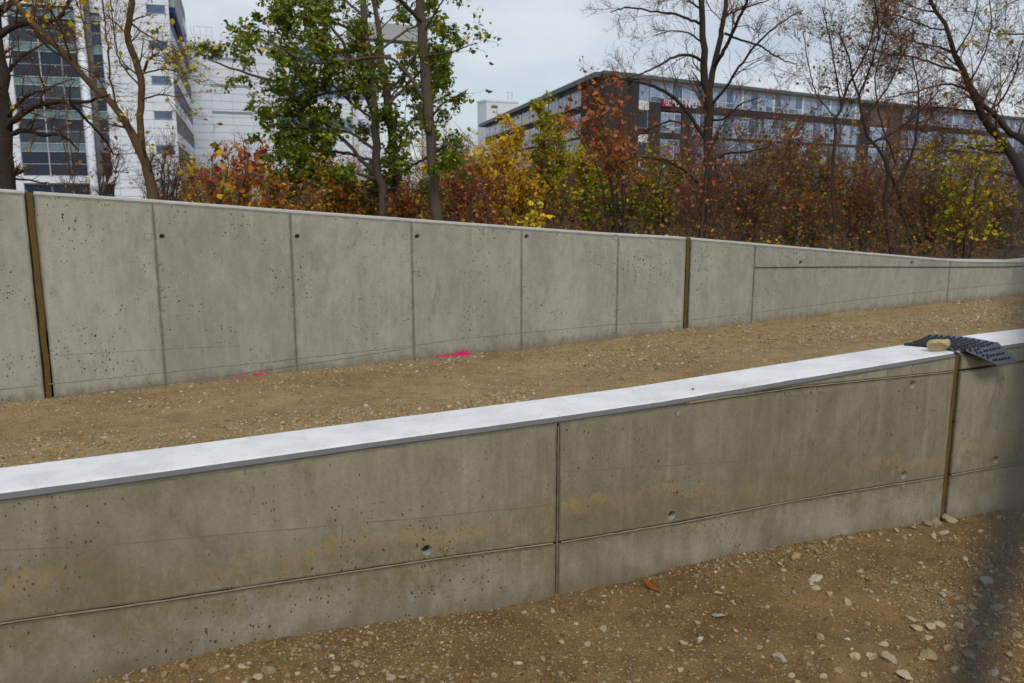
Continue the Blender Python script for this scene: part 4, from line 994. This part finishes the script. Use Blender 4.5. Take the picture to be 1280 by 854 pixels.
AUT = [(3, RST), (3, RED), (2, ORG), (1.5, GOLD), (1, OLV)]
shrub('red_shrub', 'shrub with large red and orange leaves before the white annex', 285, 148, 120, 11.6, 9, [(4, RST), (3, ORG), (2, RED), (1.5, GOLD), (1, OLV)], .085, .75, (7, 4))
shrub('yellow_shrub', 'low yellow leaved shrub under the large red shrub', 275, 186, 120, 12.4, 9, [(4, GOLD), (5, YEL), (2, OLV), (1, LIM)], .06, 1.3)
shrub('bare_shrub', 'leafless grey twiggy bush right of the forked trunk', 205, 150, 90, 13.0, 12, [(1, BRN), (1, RST)], .05, .05, (9, 5), upright=.35)
shrub('bare_shrub', 'thin leafless bush before the glass front, left of the forked trunk', 118, 158, 90, 12.5, 10, [(2, RST), (2, RED), (1, GOLD)], .06, .06, (8, 5), upright=.35)
shrub('orange_shrub', 'bushy orange and red shrub under the green tree, left of its stems', 365, 178, 120, 14.2, 9, [(4, ORG), (2, RST), (4, GOLD), (1, OLV)], .075, 1.0)
shrub('rust_shrub', 'rust and gold bush at the foot of the green tree', 440, 205, 110, 15.6, 9, [(3, GOLD), (3, RST), (2, ORG), (1, OLV)], .07, 1.5)
shrub('rust_shrub', 'short brownish orange bush between the twin stems and the grey trunk', 515, 222, 90, 15.0, 8, [(3, RST), (2, GOLD), (2, BRN), (1, RED)], .065, 1.3)
shrub('crimson_shrub', 'dark crimson and pink shrub right of the thick grey trunk', 590, 205, 115, 14.5, 10, [(3, RED), (2, PNK), (2, RST), (1.5, DRD), (1, GOLD)], .062, 1.0)
shrub('yellow_tree', 'golden yellow upright tree below the small distant white block', 625, 142, 95, 21, 12, [(4, GOLD), (5, YEL), (1, OLV), (.5, RST)], .08, 2.6, (8, 5), upright=.5, cat='tree', group=TR)
shrub('columnar_tree', 'narrow yellow green tree rising to the left roof edge of the brick block', 682, 112, 66, 22, 12, [(4, OLV), (2, GOLD), (4, LIM), (1, GR2)], .08, 3.0, (9, 5), upright=.55, cat='tree', group=TR)
shrub('yellow_green_tree', 'bright yellow green tree with thin dark stems, left of the orange maple', 742, 146, 105, 19, 12, [(4, LIM), (4, OLV), (3, YEL), (1, GR2)], .08, 2.0, (8, 4.5), upright=.45, cat='tree', group=TR)
shrub('dark_green_shrub', 'dark olive bush under the yellow green tree, low behind the wall', 765, 205, 110, 17, 9, [(4, (.06, .085, .015)), (3, OLV), (1, LIM), (.6, RST)], .07, 2.0)
shrub('gold_shrub', 'golden bush standing left of the yellow green tree, low behind the wall', 650, 200, 90, 18, 9, [(5, GOLD), (2, YEL), (2, RST), (1, OLV)], .075, 1.9)
shrub('yellow_sapling', 'small bright yellow sapling peeping over the wall right of the crimson shrub', 664, 236, 40, 11.2, 5, [(6, YEL), (2, LIM)], .075, 1.6, (5, 3), levels=2, l1=(.4, .9), lw=.008)
shrub('bare_tree', 'small leafless tree far behind, between the grey trunk and the yellow tree', 573, 142, 70, 30, 14, [(2, GOLD), (1, BRN)], .07, .22, (9, 6), upright=.5, cat='tree', group=TR)
shrub('orange_maple', 'tree with orange red leaves hanging before the corner of the brick block', 750, 92, 120, 14.2, 9, [(5, (.50, .17, .035)), (3, RST), (2, PNK), (2, ORG)], .08, .60, (8, 5), bark='bark_dark', cat='tree', group=TR, tmin=.5, basepx=778, lw=.012)
shrub('green_shrub', 'green and yellow shrub left of the dark forked maple trunk', 822, 178, 90, 17.5, 9, [(4, OLV), (3, LIM), (2, GOLD), (1, RST)], .07, 1.3)
shrub('pink_shrub', 'pinkish red bush around the foot of the dark forked maple', 868, 125, 125, 16.2, 10, [(5, PNK), (3, RST), (1, RED)], .072, .42, (6, 3.5))
shrub('rust_tree', 'rusty brown leaved tree right of the dark forked maple, before the windows', 985, 152, 90, 24, 10, [(4, RST), (3, BRN), (2, GOLD), (1, OLV)], .09, 1.2, (8, 5), upright=.35, cat='tree', group=TR)
shrub('brown_shrub', 'brown and gold undergrowth bush low right of the maple trunk', 940, 205, 130, 18, 11, [(2, RST), (4, BRN), (1, GOLD), (1, DRD), (3, (.13, .125, .02))], .06, 1.3)
shrub('olive_tree', 'dull olive bush behind the twisted stems, before the brick block', 1040, 165, 110, 22, 10, [(4, (.15, .15, .02)), (2, GOLD), (3, BRN), (1, RST)], .075, 1.3)
shrub('red_bush', 'reddish brown bush at the foot of the twisted stems', 1075, 222, 130, 17, 11, [(3, RST), (3, DRD), (1, GOLD), (3, BRN), (1, OLV)], .056, 1.2)
shrub('brown_bush', 'thin twiggy brown bush left of the twisted stems, low behind the wall', 1000, 232, 110, 15.5, 10, [(3, BRN), (3, RST), (2, OLV)], .06, .7, (8, 5))
shrub('lime_shrub', 'yellow green leaved shrub under the leaning trunk', 1205, 150, 140, 14.6, 11, [(4, LIM), (4, OLV), (2, GOLD)], .075, .85, (7, 4))
shrub('dark_bush', 'dark brown leafy bush below the lime shrub at the right', 1170, 232, 140, 17, 11, [(4, BRN), (2, RST), (3, (.13, .125, .02)), (1, DRD)], .055, 1.4)
shrub('gold_bush', 'dim golden bush at the right edge beside the leaning trunk', 1262, 215, 110, 18.5, 10, [(3, OLV), (3, BRN), (2, GOLD)], .07, 1.1)

# dense growth farther back: one mass nobody could count
def undergrowth():
    n = 600; x = []
    PXs = np.r_[rng.uniform(215, 560, 140), rng.uniform(540, 900, 190), rng.uniform(840, 1400, 270)]; Ys = rng.uniform(20, 34, n); L_ = []
    P = np.zeros((n, 6, 3)); R = np.zeros((n, 6))
    for i in range(n):
        b = at(PXs[i], 300, Ys[i]); b[2] = .5; h = rng.uniform(1.5, 3.3) * (.98 if PXs[i] > 960 else .88 if PXs[i] > 540 else .72) * (.55 + .9 * (float(vnoise(np.array(PXs[i]), np.array(Ys[i] * 9.), .018, 44)) + .5))
        lean = rng.normal(size=2) * .35 * h
        for k in range(6):
            t = k / 5; P[i, k] = b + np.array([lean[0] * t * t, lean[1] * t * t, h * t]) + rng.normal(size=3) * .05 * h * t
        R[i] = .016 * np.linspace(1.2, .3, 6)
    P1, R1 = spawn(P, R, 15, (.35, 1.2), (25, 70), .15, .18, t0=.02, M_=4, rmin=.005); P2, R2 = spawn(P1, R1, 4.5, (.2, .6), (25, 65), .08, .2, M_=3, rmin=.0055)
    V = []; F = []; o = 0
    for a, b in ((P, R), (P1, R1), (P2, R2)):
        v, f = tubes(a, b, 3); V.append(v); F.append(f + o); o += len(v)
    e = empty('undergrowth', (0, 25, .5)); e['kind'] = 'stuff'
    off = np.array([0, 25, .5])
    tag(mesh('twigs', np.concatenate(V) - off, np.concatenate(F), M['twig'], e), kind='stuff')
    px_ = P1[:, 0, 0] / np.maximum(P1[:, 0, 1], 1) * FPX + 640
    zone = vnoise(px_, P1[:, 0, 1] * 6, .016, 61) + (px_ < 820) * .17
    parts = []; o = 0
    for lo, hi, pal in ((-9, -.14, [(4, BRN), (2, DRD), (2, RST), (3, (.075, .085, .02))]), (-.14, .04, [(2, RST), (4, (.13, .125, .02)), (4, BRN), (1, RED)]), (.04, .20, [(4, (.15, .15, .02)), (2, OLV), (1.5, GOLD), (3, BRN)]), (.20, 9, [(4, GOLD), (2, ORG), (2, RST), (2, YEL)])):
        q = P1[(zone >= lo) & (zone < hi)]
        if len(q): parts.append(leaf_mesh(q, 4.2, .082, pal, .5))
    o = np.cumsum([0] + [len(p[0]) for p in parts]); v = np.concatenate([p[0] for p in parts]); f = np.concatenate([p[1] + q for p, q in zip(parts, o)]); c = np.concatenate([p[2] for p in parts])
    tag(mesh('leaves', v - off, f, M['leaf'], e, attrs={'tint': c}), kind='stuff')
undergrowth()
def brambles():
    n = 900; S = rng.uniform(.5, 22, n); D = rng.uniform(THICK + .25, 9, n) ** 1.0
    P = np.zeros((n, 5, 3)); off = np.array([4., 14., .5])
    for i in range(n):
        x = PF[0] + S[i] * U[0] + D[i] * NRM[0]; y = PF[1] + S[i] * U[1] + D[i] * NRM[1]
        h = rng.uniform(.35, 1.1) * (.75 + .05 * D[i]); a = rng.normal(size=2) * .5 * h; z = float(z_wood(np.array(x), np.array(y)))
        for k in range(5): t = k / 4; P[i, k] = (x + a[0] * t * t, y + abs(a[1]) * t * t, z + h * (t - .2 * t * t * t))
    R_ = np.tile(.007 * np.linspace(1.2, .4, 5), (n, 1))
    P1, R1 = spawn(P, R_, 7, (.2, .6), (25, 75), .05, .2, t0=.05, M_=4, rmin=.003)
    e = empty('brambles', tuple(off)); e['kind'] = 'stuff'
    v, f = tubes(P, R_, 3); v1, f1 = tubes(P1, R1, 3)
    tag(mesh('twigs', np.concatenate([v, v1]) - off, np.concatenate([f, f1 + len(v)]), M['bark_grey'], e), kind='stuff')
    v, f, c = leaf_mesh(P1, 3.6, .058, [(5, BRN), (3, RST), (3, (.13, .125, .02)), (1.2, GOLD), (1.5, DRD), (1.5, (.07, .10, .015))], .4)
    tag(mesh('leaves', v - off, f, M['leaf'], e, attrs={'tint': c}), kind='stuff')
brambles()

# ------------------------------------------------------------------ stones
def ico(sub):
    bm = bmesh.new(); bmesh.ops.create_icosphere(bm, subdivisions=sub, radius=1)
    v = np.array([p.co[:] for p in bm.verts]); f = np.array([[q.index for q in p.verts] for p in bm.faces]); bm.free(); return v, f
V20, F20 = ico(1); V80, F80 = ico(3)
STC = np.array([[1.04, .97, .82]]) * np.array([(.32, .235, .12), (.27, .19, .095), (.40, .32, .20), (.21, .15, .075), (.30, .275, .235), (.46, .41, .32), (.18, .13, .07), (.24, .235, .22), (.36, .25, .12)])
def rock(Vb, seed, sharp=.28):
    r = np.random.default_rng(seed); v = Vb.copy()
    for _ in range(11):
        d = r.normal(size=3); d /= np.linalg.norm(d); h = r.uniform(.42, .92); q = v @ d
        v = v - np.outer(np.maximum(q - h, 0), d) * (.97)
    for ax in range(3): v[:, ax] += .16 * np.sin(v[:, (ax + 1) % 3] * r.uniform(1.5, 3) + r.uniform(0, 6)) * r.uniform(.3, 1)
    v *= 1 + r.normal(size=(len(v), 1)) * sharp * .12
    return v
ROCKS20 = [rock(V20, 100 + i) for i in range(24)]
def rots(n, tilt=.5):
    a = rng.uniform(0, 2 * math.pi, n); ca, sa = np.cos(a), np.sin(a); R = np.zeros((n, 3, 3)); R[:, 0, 0] = ca; R[:, 0, 1] = -sa; R[:, 1, 0] = sa; R[:, 1, 1] = ca; R[:, 2, 2] = 1
    b = rng.normal(size=n) * tilt * .5; cb, sb_ = np.cos(b), np.sin(b); T = np.zeros((n, 3, 3)); T[:, 0, 0] = 1; T[:, 1, 1] = cb; T[:, 1, 2] = -sb_; T[:, 2, 1] = sb_; T[:, 2, 2] = cb
    return R @ T
def gravel(name, x, y, z, size, cols):
    n = len(x); k = rng.integers(0, len(ROCKS20), n); base = np.stack(ROCKS20)[k]
    scl = np.stack([size * rng.uniform(.8, 1.35, n), size * rng.uniform(.65, 1.0, n), size * rng.uniform(.40, .75, n)], 1)
    v = base * scl[:, None, :]; v = np.einsum('nij,nkj->nki', rots(n), v)
    v += np.stack([x, y, z + size * .07], 1)[:, None, :]
    m = V20.shape[0]; f = (F20[None] + (np.arange(n) * m)[:, None, None]).reshape(-1, 3)
    c = STC[cols] * rng.uniform(.75, 1.25, (n, 1)); c = np.repeat(c, m, axis=0)
    return tag(mesh(name, v.reshape(-1, 3), f, M['stone'], smooth=False, attrs={'tint': c}), kind='stuff')
def scatter_near(n):
    s = rng.uniform(-3.6, 5.6, n); d = rng.uniform(.0, 2.5, n) ** 1.0
    x = PN[0] + s * U[0] - d * NRM[0]; y = PN[1] + s * U[1] - d * NRM[1]
    # patches: the wall foot, the stony right side, the lower left corner
    den = .30 + .9 * np.exp(-(d / .20) ** 2) + 1.1 / (1 + np.exp(-(x - 1.75) * 4)) * (d > .35) + .6 * np.exp(-((s + .9) / .8) ** 2) * (d < .8)
    den *= .12 + 2.4 * np.clip(vnoise(x, y, 2.0, 21) + .5 + .35 * vnoise(x, y, 6, 22), 0, 1) ** 1.8
    keep = rng.random(n) < np.clip(den, 0, 1.6) / 1.6
    return x[keep], y[keep]
x, y = scatter_near(230000); sz = .0022 + .0060 * rng.random(len(x)) ** 3
gravel('gravel', x, y, z_near(x, y), sz, rng.choice(9, len(x), p=np.array([3, 3, 2, 3, 1.3, .7, 2, 1, 2]) / 18.0))
CLOD = STC.copy()
x, y = scatter_near(34000); sz = .004 + .012 * rng.random(len(x)) ** 2.5
STC = np.array([(.15, .092, .034), (.19, .12, .05), (.23, .155, .07), (.12, .075, .028)])
gravel('clods', x, y, z_near(x, y) - sz * .15, sz, rng.choice(4, len(x)))
STC = CLOD
x, y = scatter_near(26000); sz = .0055 + .0105 * rng.random(len(x)) ** 2.2
gravel('gravel', x, y, z_near(x, y), sz, rng.choice(9, len(x), p=np.array([3, 3, 3, 2, 1.3, 1, 1, 1, 2]) / 17.3))
def scatter_path(n):
    s = rng.uniform(-5, 15, n); d = np.where(rng.random(n) < .85, rng.uniform(0, 2.5, n), rng.uniform(0, -SEP - THICK, n))
    x = PF[0] + s * U[0] - d * NRM[0]; y = PF[1] + s * U[1] - d * NRM[1]
    den = .28 + 1.1 * np.exp(-((d - 1.95) / .38) ** 2) * (s < 3) + .8 * np.exp(-(d / .12) ** 2) + .8 * np.exp(-((d - .95) / .35) ** 2) * (s > 4) + .3 * np.exp(-((d - .55) / .15) ** 2)
    den *= .2 + 1.6 * np.clip(vnoise(x, y, 1.5, 31) + .5, 0, 1) ** 1.5
    keep = rng.random(n) < den / 2.0
    return x[keep], y[keep]
x, y = scatter_path(100000); sz = .006 + .014 * rng.random(len(x)) ** 2.5
gravel('path_gravel', x, y, z_path(x, y), sz, rng.choice(9, len(x), p=np.array([3, 1, 4, 1, 3, 4, .5, 1.5, 2]) / 20.0))
x, y = scatter_path(12000); sz = .013 + .024 * rng.random(len(x)) ** 2
gravel('path_gravel', x, y, z_path(x, y), sz, rng.choice(9, len(x), p=np.array([2.5, 1.5, 4, 1, 2.5, 4.5, .5, 1, 2]) / 19.5))

# individual stones (pixel width, colour class)
TAN, BEI, WHT, GRY, BRW = (.32, .235, .12), (.40, .315, .19), (.50, .46, .38), (.26, .255, .225), (.21, .15, .085)
ST = [(1067, 823, 17, BEI), (1110, 825, 20, BEI), (1090, 823, 14, BEI), (1139, 777, 15, BEI), (1163, 785, 13, BEI), (1174, 782, 12, BEI), (1145, 787, 16, BEI), (1159, 799, 11, BEI), (1104, 807, 13, BEI), (1186, 812, 14, BEI), (1161, 822, 18, TAN), (1210, 821, 15, GRY), (1231, 729, 18, GRY), (1245, 761, 15, GRY), (1235, 794, 11, GRY), (1024, 798, 13, TAN), (948, 811, 13, TAN), (872, 780, 11, BEI), (854, 805, 13, BEI), (809, 783, 9, BEI), (874, 800, 9, WHT), (897, 742, 12, BEI), (1020, 737, 13, BEI), (1014, 731, 8, WHT), (1059, 754, 14, BEI), (993, 742, 8, GRY), (1037, 743, 8, BEI), (979, 714, 9, BEI), (995, 698, 13, TAN), (1118, 730, 9, BEI), (1133, 722, 8, BEI), (870, 720, 10, BRW), (885, 720, 10, BRW), (1058, 800, 9, WHT), (1200, 760, 12, GRY), (1216, 778, 13, GRY), (1222, 746, 11, GRY), (1192, 838, 13, BEI), (1242, 842, 14, GRY), (1262, 820, 12, TAN), (1270, 795, 11, TAN), (1268, 770, 10, TAN), (1256, 850, 11, TAN), (1226, 806, 12, GRY), (1178, 745, 9, BEI), (1205, 700, 10, WHT), (1225, 665, 9, BEI), (1248, 648, 9, GRY), (1150, 705, 9, BEI), (1075, 715, 8, BEI), (1040, 705, 9, TAN), (960, 760, 8, BEI), (920, 790, 8, BEI), (1085, 780, 9, BEI), (1030, 846, 12, BEI), (990, 846, 10, BEI), (1048, 838, 11, TAN), (1080, 845, 12, BEI), (910, 838, 9, TAN), (850, 838, 10, BEI), (800, 815, 9, TAN), (835, 760, 8, BEI), (1200, 785, 12, BEI), (1215, 760, 10, BEI)]
ST2 = [(267, 839, 12, TAN), (302, 834, 9, BEI), (242, 847, 16, BRW), (336, 840, 17, TAN), (367, 814, 9, TAN), (332, 827, 13, BRW), (397, 811, 14, TAN), (382, 820, 9, BRW), (375, 814, 8, BEI), (322, 847, 12, BEI), (310, 847, 10, TAN), (421, 838, 11, BEI), (454, 843, 10, TAN), (445, 830, 13, TAN), (415, 846, 9, BEI), (414, 820, 8, WHT), (457, 805, 9, TAN), (487, 849, 12, BEI), (502, 847, 11, TAN), (519, 807, 11, TAN), (232, 834, 8, TAN), (205, 844, 10, TAN), (429, 801, 8, BEI), (447, 801, 8, BEI), (515, 850, 10, TAN), (753, 788, 13, BEI), (701, 804, 11, BEI), (734, 806, 11, BEI), (678, 825, 11, TAN), (655, 766, 8, BEI), (690, 764, 11, BEI), (444, 830, 8, TAN), (488, 846, 11, BEI), (617, 845, 8, BEI), (643, 830, 8, BEI), (774, 813, 8, BEI), (560, 820, 7, TAN), (590, 800, 7, TAN), (720, 780, 7, BEI), (630, 785, 7, TAN), (545, 835, 8, BEI), (360, 845, 9, TAN), (286, 849, 9, BEI), (760, 838, 8, TAN), (700, 842, 8, BEI)]
HEAP = [(1158, 655, 14, TAN), (1140, 661, 11, TAN), (1120, 664, 9, BEI), (1100, 668, 10, TAN), (1085, 671, 8, BEI), (1062, 674, 9, TAN), (1046, 678, 10, TAN), (1030, 678, 8, BEI), (1012, 686, 12, TAN), (1000, 694, 9, TAN), (985, 690, 9, BEI), (965, 700, 10, TAN), (950, 697, 8, TAN), (935, 703, 9, BEI), (915, 706, 8, TAN), (895, 709, 9, TAN), (1022, 692, 9, TAN), (1042, 688, 8, BEI), (1180, 668, 13, BEI), (1166, 670, 10, BEI), (975, 706, 8, BEI), (925, 716, 8, TAN), (1110, 676, 8, BEI), (1130, 673, 9, TAN)]
def stone(name, pos, size, col, label, group, seed, flat=.62, rot=None, cat='stone'):
    v = rock(V80, seed, .25) * np.array([size * .5 * rng.uniform(.95, 1.15), size * .5 * rng.uniform(.68, .95), size * .5 * flat * rng.uniform(.8, 1.15)])
    o = mesh(name, v, F80, M['stone'], smooth=True, attrs={'tint': np.tile(np.array(col) * rng.uniform(.85, 1.15), (len(v), 1))})
    me = o.data
    me.polygons.foreach_set('use_smooth', np.zeros(len(me.polygons), dtype=bool))
    o.location = pos; o.rotation_euler = (rng.normal() * .15, rng.normal() * .15, rng.uniform(0, 6.28) if rot is None else rot)
    return tag(o, label, cat, group)
CN = {id(TAN): 'tan', id(BEI): 'beige', id(WHT): 'whitish', id(GRY): 'grey', id(BRW): 'dark brown'}
def ground_hit(px, py):
    p = onground(px, py, 0)
    for _ in range(4): p = onground(px, py, float(z_near(np.array(p[0]), np.array(p[1]))))
    return p
sid = 500
MARKS = [(973, 826, 'the chunky whitish stone'), (897, 770, 'the flat grey slab stone'), (1018, 725, 'the long flat beige stone'), (1134, 849, 'the largest pale stone'), (1187, 652, 'the brown joint foot'), (816, 737, 'the fallen orange leaf'), (697, 746, 'the upright seam foot'), (336, 840, 'the lower left tan cobble')]
used = set()
for lst, where, grp in ((ST, 'on the dirt', 'loose stones in the right foreground'), (ST2, 'on the dirt', 'loose stones in the left foreground'), (HEAP, 'at the wall foot', 'stones along the foot of the front wall')):
    for (px, py, wd, c) in lst:
        p = ground_hit(px, py); dist = float(np.linalg.norm(p - np.array([0, 0, EYE]))); sz = wd * dist / FPX
        size = 'small' if sz < .028 else 'large' if sz > .045 else 'medium'
        lab = None
        if (px, py) == (336, 840): lab = 'largest tan cobble lying near the bottom edge at lower left'
        for best in sorted((m for m in MARKS if abs(m[0] - px) + abs(m[1] - py) > 3), key=lambda m: (m[0] - px) ** 2 + (m[1] - py) ** 2 * 2)[:8]:
            if lab: break
            q = ground_hit(best[0], best[1]); cm = float(np.linalg.norm((p - q)[:2])) * 100
            dx, dy = px - best[0], (py - best[1]) * 1.8
            way = ('right of' if dx > 0 else 'left of') if abs(dx) > 2.2 * abs(dy) else ('in front of' if dy > 0 else 'behind') if abs(dy) > 2.2 * abs(dx) else ('front ' if dy > 0 else 'rear ') + ('right of' if dx > 0 else 'left of')
            gap = 'touching distance' if cm < 5 else 'a palm' if cm < 10 else 'a hand span' if cm < 20 else 'a forearm' if cm < 42 else 'a stride' if cm < 85 else 'two strides'
            t_ = '%s %s stone %s %s %s' % (size, CN[id(c)], gap, way, best[2])
            if t_ not in used: lab = t_
        if not lab: lab = t_
        used.add(lab)
        stone('stone', (p[0], p[1], p[2] + sz * .10), sz, c, lab, grp, sid); sid += 1
def special(px, py, wd, col, label, flat=.62, rot=None):
    global sid
    p = ground_hit(px, py); sz = wd * float(np.linalg.norm(p - np.array([0, 0, EYE]))) / FPX; sid += 1
    return stone('stone', (p[0], p[1], p[2] + sz * flat * .22), sz, col, label, None, sid, flat, rot)
special(973, 826, 15, (.44, .39, .29), 'chunky whitish stone standing alone near the bottom, right of centre', .9)
special(897, 770, 17, (.40, .37, .30), 'thin flat pale grey slab of stone on the dirt before the front wall', .28, .1)
special(1018, 725, 18, (.42, .36, .27), 'long flat beige stone half way between wall and bottom edge at right', .3, .1)
special(1134, 849, 21, (.42, .36, .26), 'largest pale stone, cut by the bottom edge', .6)
special(1187, 652, 17, (.34, .27, .15), 'rounded tan stone leaning on the foot of the brown joint', .85)
special(1171, 655, 12, (.30, .24, .14), 'smaller rounded stone just left of the brown joint foot', .8)
# pebble on the white top
def on_top(px, py, dz=.0):
    # hit the sloping wall top
    z = near_top(1.0)
    for _ in range(6):
        p = onground(px, py, z); s_, d_ = sd_of(p[0], p[1], PN); z = near_top(s_) + dz
    return p, s_, d_
p, s_, d_ = on_top(866, 488)
stone('pebble', (p[0], p[1], p[2] + .007), .018, (.26, .17, .08), 'tiny brown pebble alone on the white wall top', None, 901, .8, cat='pebble')

# ------------------------------------------------------------------ dimpled drainage mat over the joint, held by a stone
def mat_():
    TL = on_top(1131, 433); 
    g = G('black_mat_plastic'); n = g.noise(g.coord('Object'), 9, 4); MT = g.fin(g.mix(n, (.052, .062, .082), (.085, .10, .13)), .38, .5); MS = plain('painted_shade_stud', (.012, .013, .016), .5, .4)  # studs darker than the sheet: shade of hollow dimples put into their colour
    # patch corners in wall coordinates (s, depth behind face, height over the top)
    A = np.array([on_top(1131, 433)[1], on_top(1131, 433)[2]])
    Bq = np.array([on_top(1186, 446)[1], .0]); Cq = np.array([sG + .34, -.02]); D = np.array([on_top(1188, 428)[1], THICK + .01])
    nu, nv = 72, 44
    def surf(u, v):
        """u along the length, v from back to front"""
        back = np.array([(1 - u) * A[0] + u * (sG + .15), A[1] + (THICK * .97 - A[1]) * min(1, u * 1.15)])
        front = np.array([A[0] + .02 + u * (sG + .31 - A[0]), A[1] * (1 - min(1, u * 3.6)) - .14 * min(1, max(0, u * 2.6 - .55))])
        q = back * (1 - v) + front * v
        s, d = q; zt_ = near_top(s)
        h = .006 + .016 * math.sin(math.pi * min(1, v * 1.1)) * u + .030 * u ** 2 * (1 - v)
        if d < 0.0:
            over = -d; ang_ = min(over / .10, 1.35); d2 = -math.sin(min(ang_, 1.2)) * .060 * min(1, over / .05) - .01
            z = zt_ + h + .012 - over * .62 - .1 * over * (u - .5); d = d2 - .25 * over
        else: z = zt_ + h
        return s, d, z
    P = np.zeros((nu + 1, nv + 1, 3))
    for i in range(nu + 1):
        for j in range(nv + 1): P[i, j] = surf(i / nu, j / nv)
    # dimples: raised studs on a grid, in rows
    T1 = np.gradient(P, axis=0); T2 = np.gradient(P, axis=1); Nn = np.cross(T2, T1); Nn /= np.linalg.norm(Nn, axis=2, keepdims=True) + 1e-9
    Nn *= np.sign(Nn[..., 2:3] + Nn[..., 1:2] * -.5 + 1e-6)
    V = []; F = []
    off = np.array([sG, 0, 0])
    pos = PN + U * sG
    e = empty('drainage_mat', (pos[0], pos[1], near_top(sG)), RZ, 'dark dimpled plastic mat draped over the front wall top at the brown joint', 'plastic mat')
    lo = np.array([sG, 0, near_top(sG)])
    i_ = np.arange((nu + 1) * (nv + 1)).reshape(nu + 1, nv + 1)
    top = P + Nn * .0012; bot = P - Nn * .0012; N1 = i_.size
    Fq = np.stack([i_[:-1, :-1], i_[:-1, 1:], i_[1:, 1:], i_[1:, :-1]], -1).reshape(-1, 4)
    edge = []
    loop = list(i_[:, 0]) + list(i_[-1, 1:]) + list(i_[::-1, -1][1:]) + list(i_[0, ::-1][1:-1])
    for a, b in zip(loop, loop[1:] + loop[:1]): edge.append((a, b, b + N1, a + N1))
    mesh('mat_sheet', np.concatenate([top.reshape(-1, 3), bot.reshape(-1, 3)]) - lo, np.concatenate([Fq, Fq[:, ::-1] + N1, np.array(edge)]), MT, e, smooth=True)
    # studs
    n0 = 0; K = 8; c = 0
    Vs = []; Fs = []
    for iu in np.arange(1.5, nu - 4.5, 4.4):
        for k, jv in enumerate(np.arange(1.6, nv - .8, 3.0)):
            ii = iu + (2.2 if k % 2 else 0); a, b = int(ii), int(jv); c0 = P[a, b]; nn = Nn[a, b]; t = T1[a, b] / np.linalg.norm(T1[a, b]); bt = np.cross(nn, t)
            base = len(Vs)
            for rr, hh in ((.0080, .0), (.0066, .008), (.0042, .0100)):
                for q in range(K): Vs.append(c0 + nn * hh + rr * (math.cos(q * 2 * math.pi / K) * t + math.sin(q * 2 * math.pi / K) * bt))
            for l in (0, 1):
                for q in range(K): Fs.append((base + l * K + q, base + l * K + (q + 1) % K, base + (l + 1) * K + (q + 1) % K, base + (l + 1) * K + q))
            for q in range(1, K - 1): Fs.append((base + 2 * K, base + 2 * K + q, base + 2 * K + q + 1, base + 2 * K + q + 1))
    Fs = [f if f[2] != f[3] else f[:3] for f in Fs]
    tag(mesh('stud', np.array(Vs) - lo, Fs, MS, e, smooth=True), kind='stuff')
mat_()
p, s_, d_ = on_top(1172, 433, .03)
stone('stone', (p[0], p[1], p[2] + .012), .125, (.42, .33, .19), 'angular tan rock weighing down the dimpled black mat', None, 950, .66, -.4 + RZ)

# fallen maple leaf
def maple():
    p = ground_hit(816, 737)
    pts = []
    lob = [(0, .0), (18, .30), (42, .95), (60, .45), (72, .60), (90, 1.15), (108, .60), (120, .45), (138, .95), (162, .30)]
    V = [(0, 0, .012)]; F = []
    for a, r in lob:
        V.append((r * math.cos(math.radians(a)) * .05, r * math.sin(math.radians(a)) * .05, .008 + .016 * (r > .8) + .006 * math.sin(a)))
    V.append((0, -.045, .004)); n = len(lob)
    for i in range(1, n): F.append((0, i, i + 1))
    F += [(0, n, n + 1), (0, n + 1, 1)]
    o = mesh('fallen_leaf', V, F, M['leaf'], attrs={'tint': np.tile(np.array([.34, .10, .015]), (len(V), 1))})
    o.location = tuple(p + np.array([0, 0, .006])); o.rotation_euler = (.22, .1, .9); o.scale = (1.2, 1.2, 1.2)
    tag(o, 'orange maple leaf fallen on the dirt at the foot of the front wall', 'leaf')
maple()

# ------------------------------------------------------------------ the wire fence the picture is taken past, just right of the lens
def fence():
    zn = plain('galvanised_wire', (.055, .065, .075), .55, .4, .6)
    gx, gy = .150, .21; gz = float(z_near(np.array(gx + .3), np.array(gy)))
    e = empty('wire_fence', (gx + .3, gy, gz), 0, 'out of focus grey fence wire very close at the bottom right corner', 'fence')
    off = np.array([gx + .3, gy, gz]); px = .036; pz = .058
    q = .35
    P = np.array([(.113, gy, -.36), (.117, gy, -.25), (.1208, gy, -.18), (.1245, gy, -.133), (.1320, gy, -.084), (.1335, gy, -.05), (.1315, gy, 0), (.137, gy, .06), (.150, gy, .15), (.155, gy, .25)]) * np.array([q, q, q]) + np.array([0, 0, EYE]) - off
    v, f = tubes(P[None], np.full((1, len(P)), .00165), 8); mesh('strand', v, f, zn, e, smooth=True)
    gx = .19
    for c in range(7):
        P = []; R_ = []
        z = .35; k = 0
        while z < 1.98:
            P.append((gx + c * px + (0 if k % 2 else px * .93), gy + (.0015 if k % 2 else -.0015), z)); z += pz; k += 1
        P = np.array(P) - off + np.array([0, 0, 0.0]); P[:, 2] += off[2] - gz
        v, f = tubes(P[None], np.full((1, len(P)), .0017), 8); mesh('strand', v, f, zn, e, smooth=True)
        v, f = tubes(np.array([[(.05, .02, -.25), (.05, .02, .9), (.05, .02, 2.1)]]), np.full((1, 3), .02), 14); mesh('post', v, f, zn, e, smooth=True)
fence()
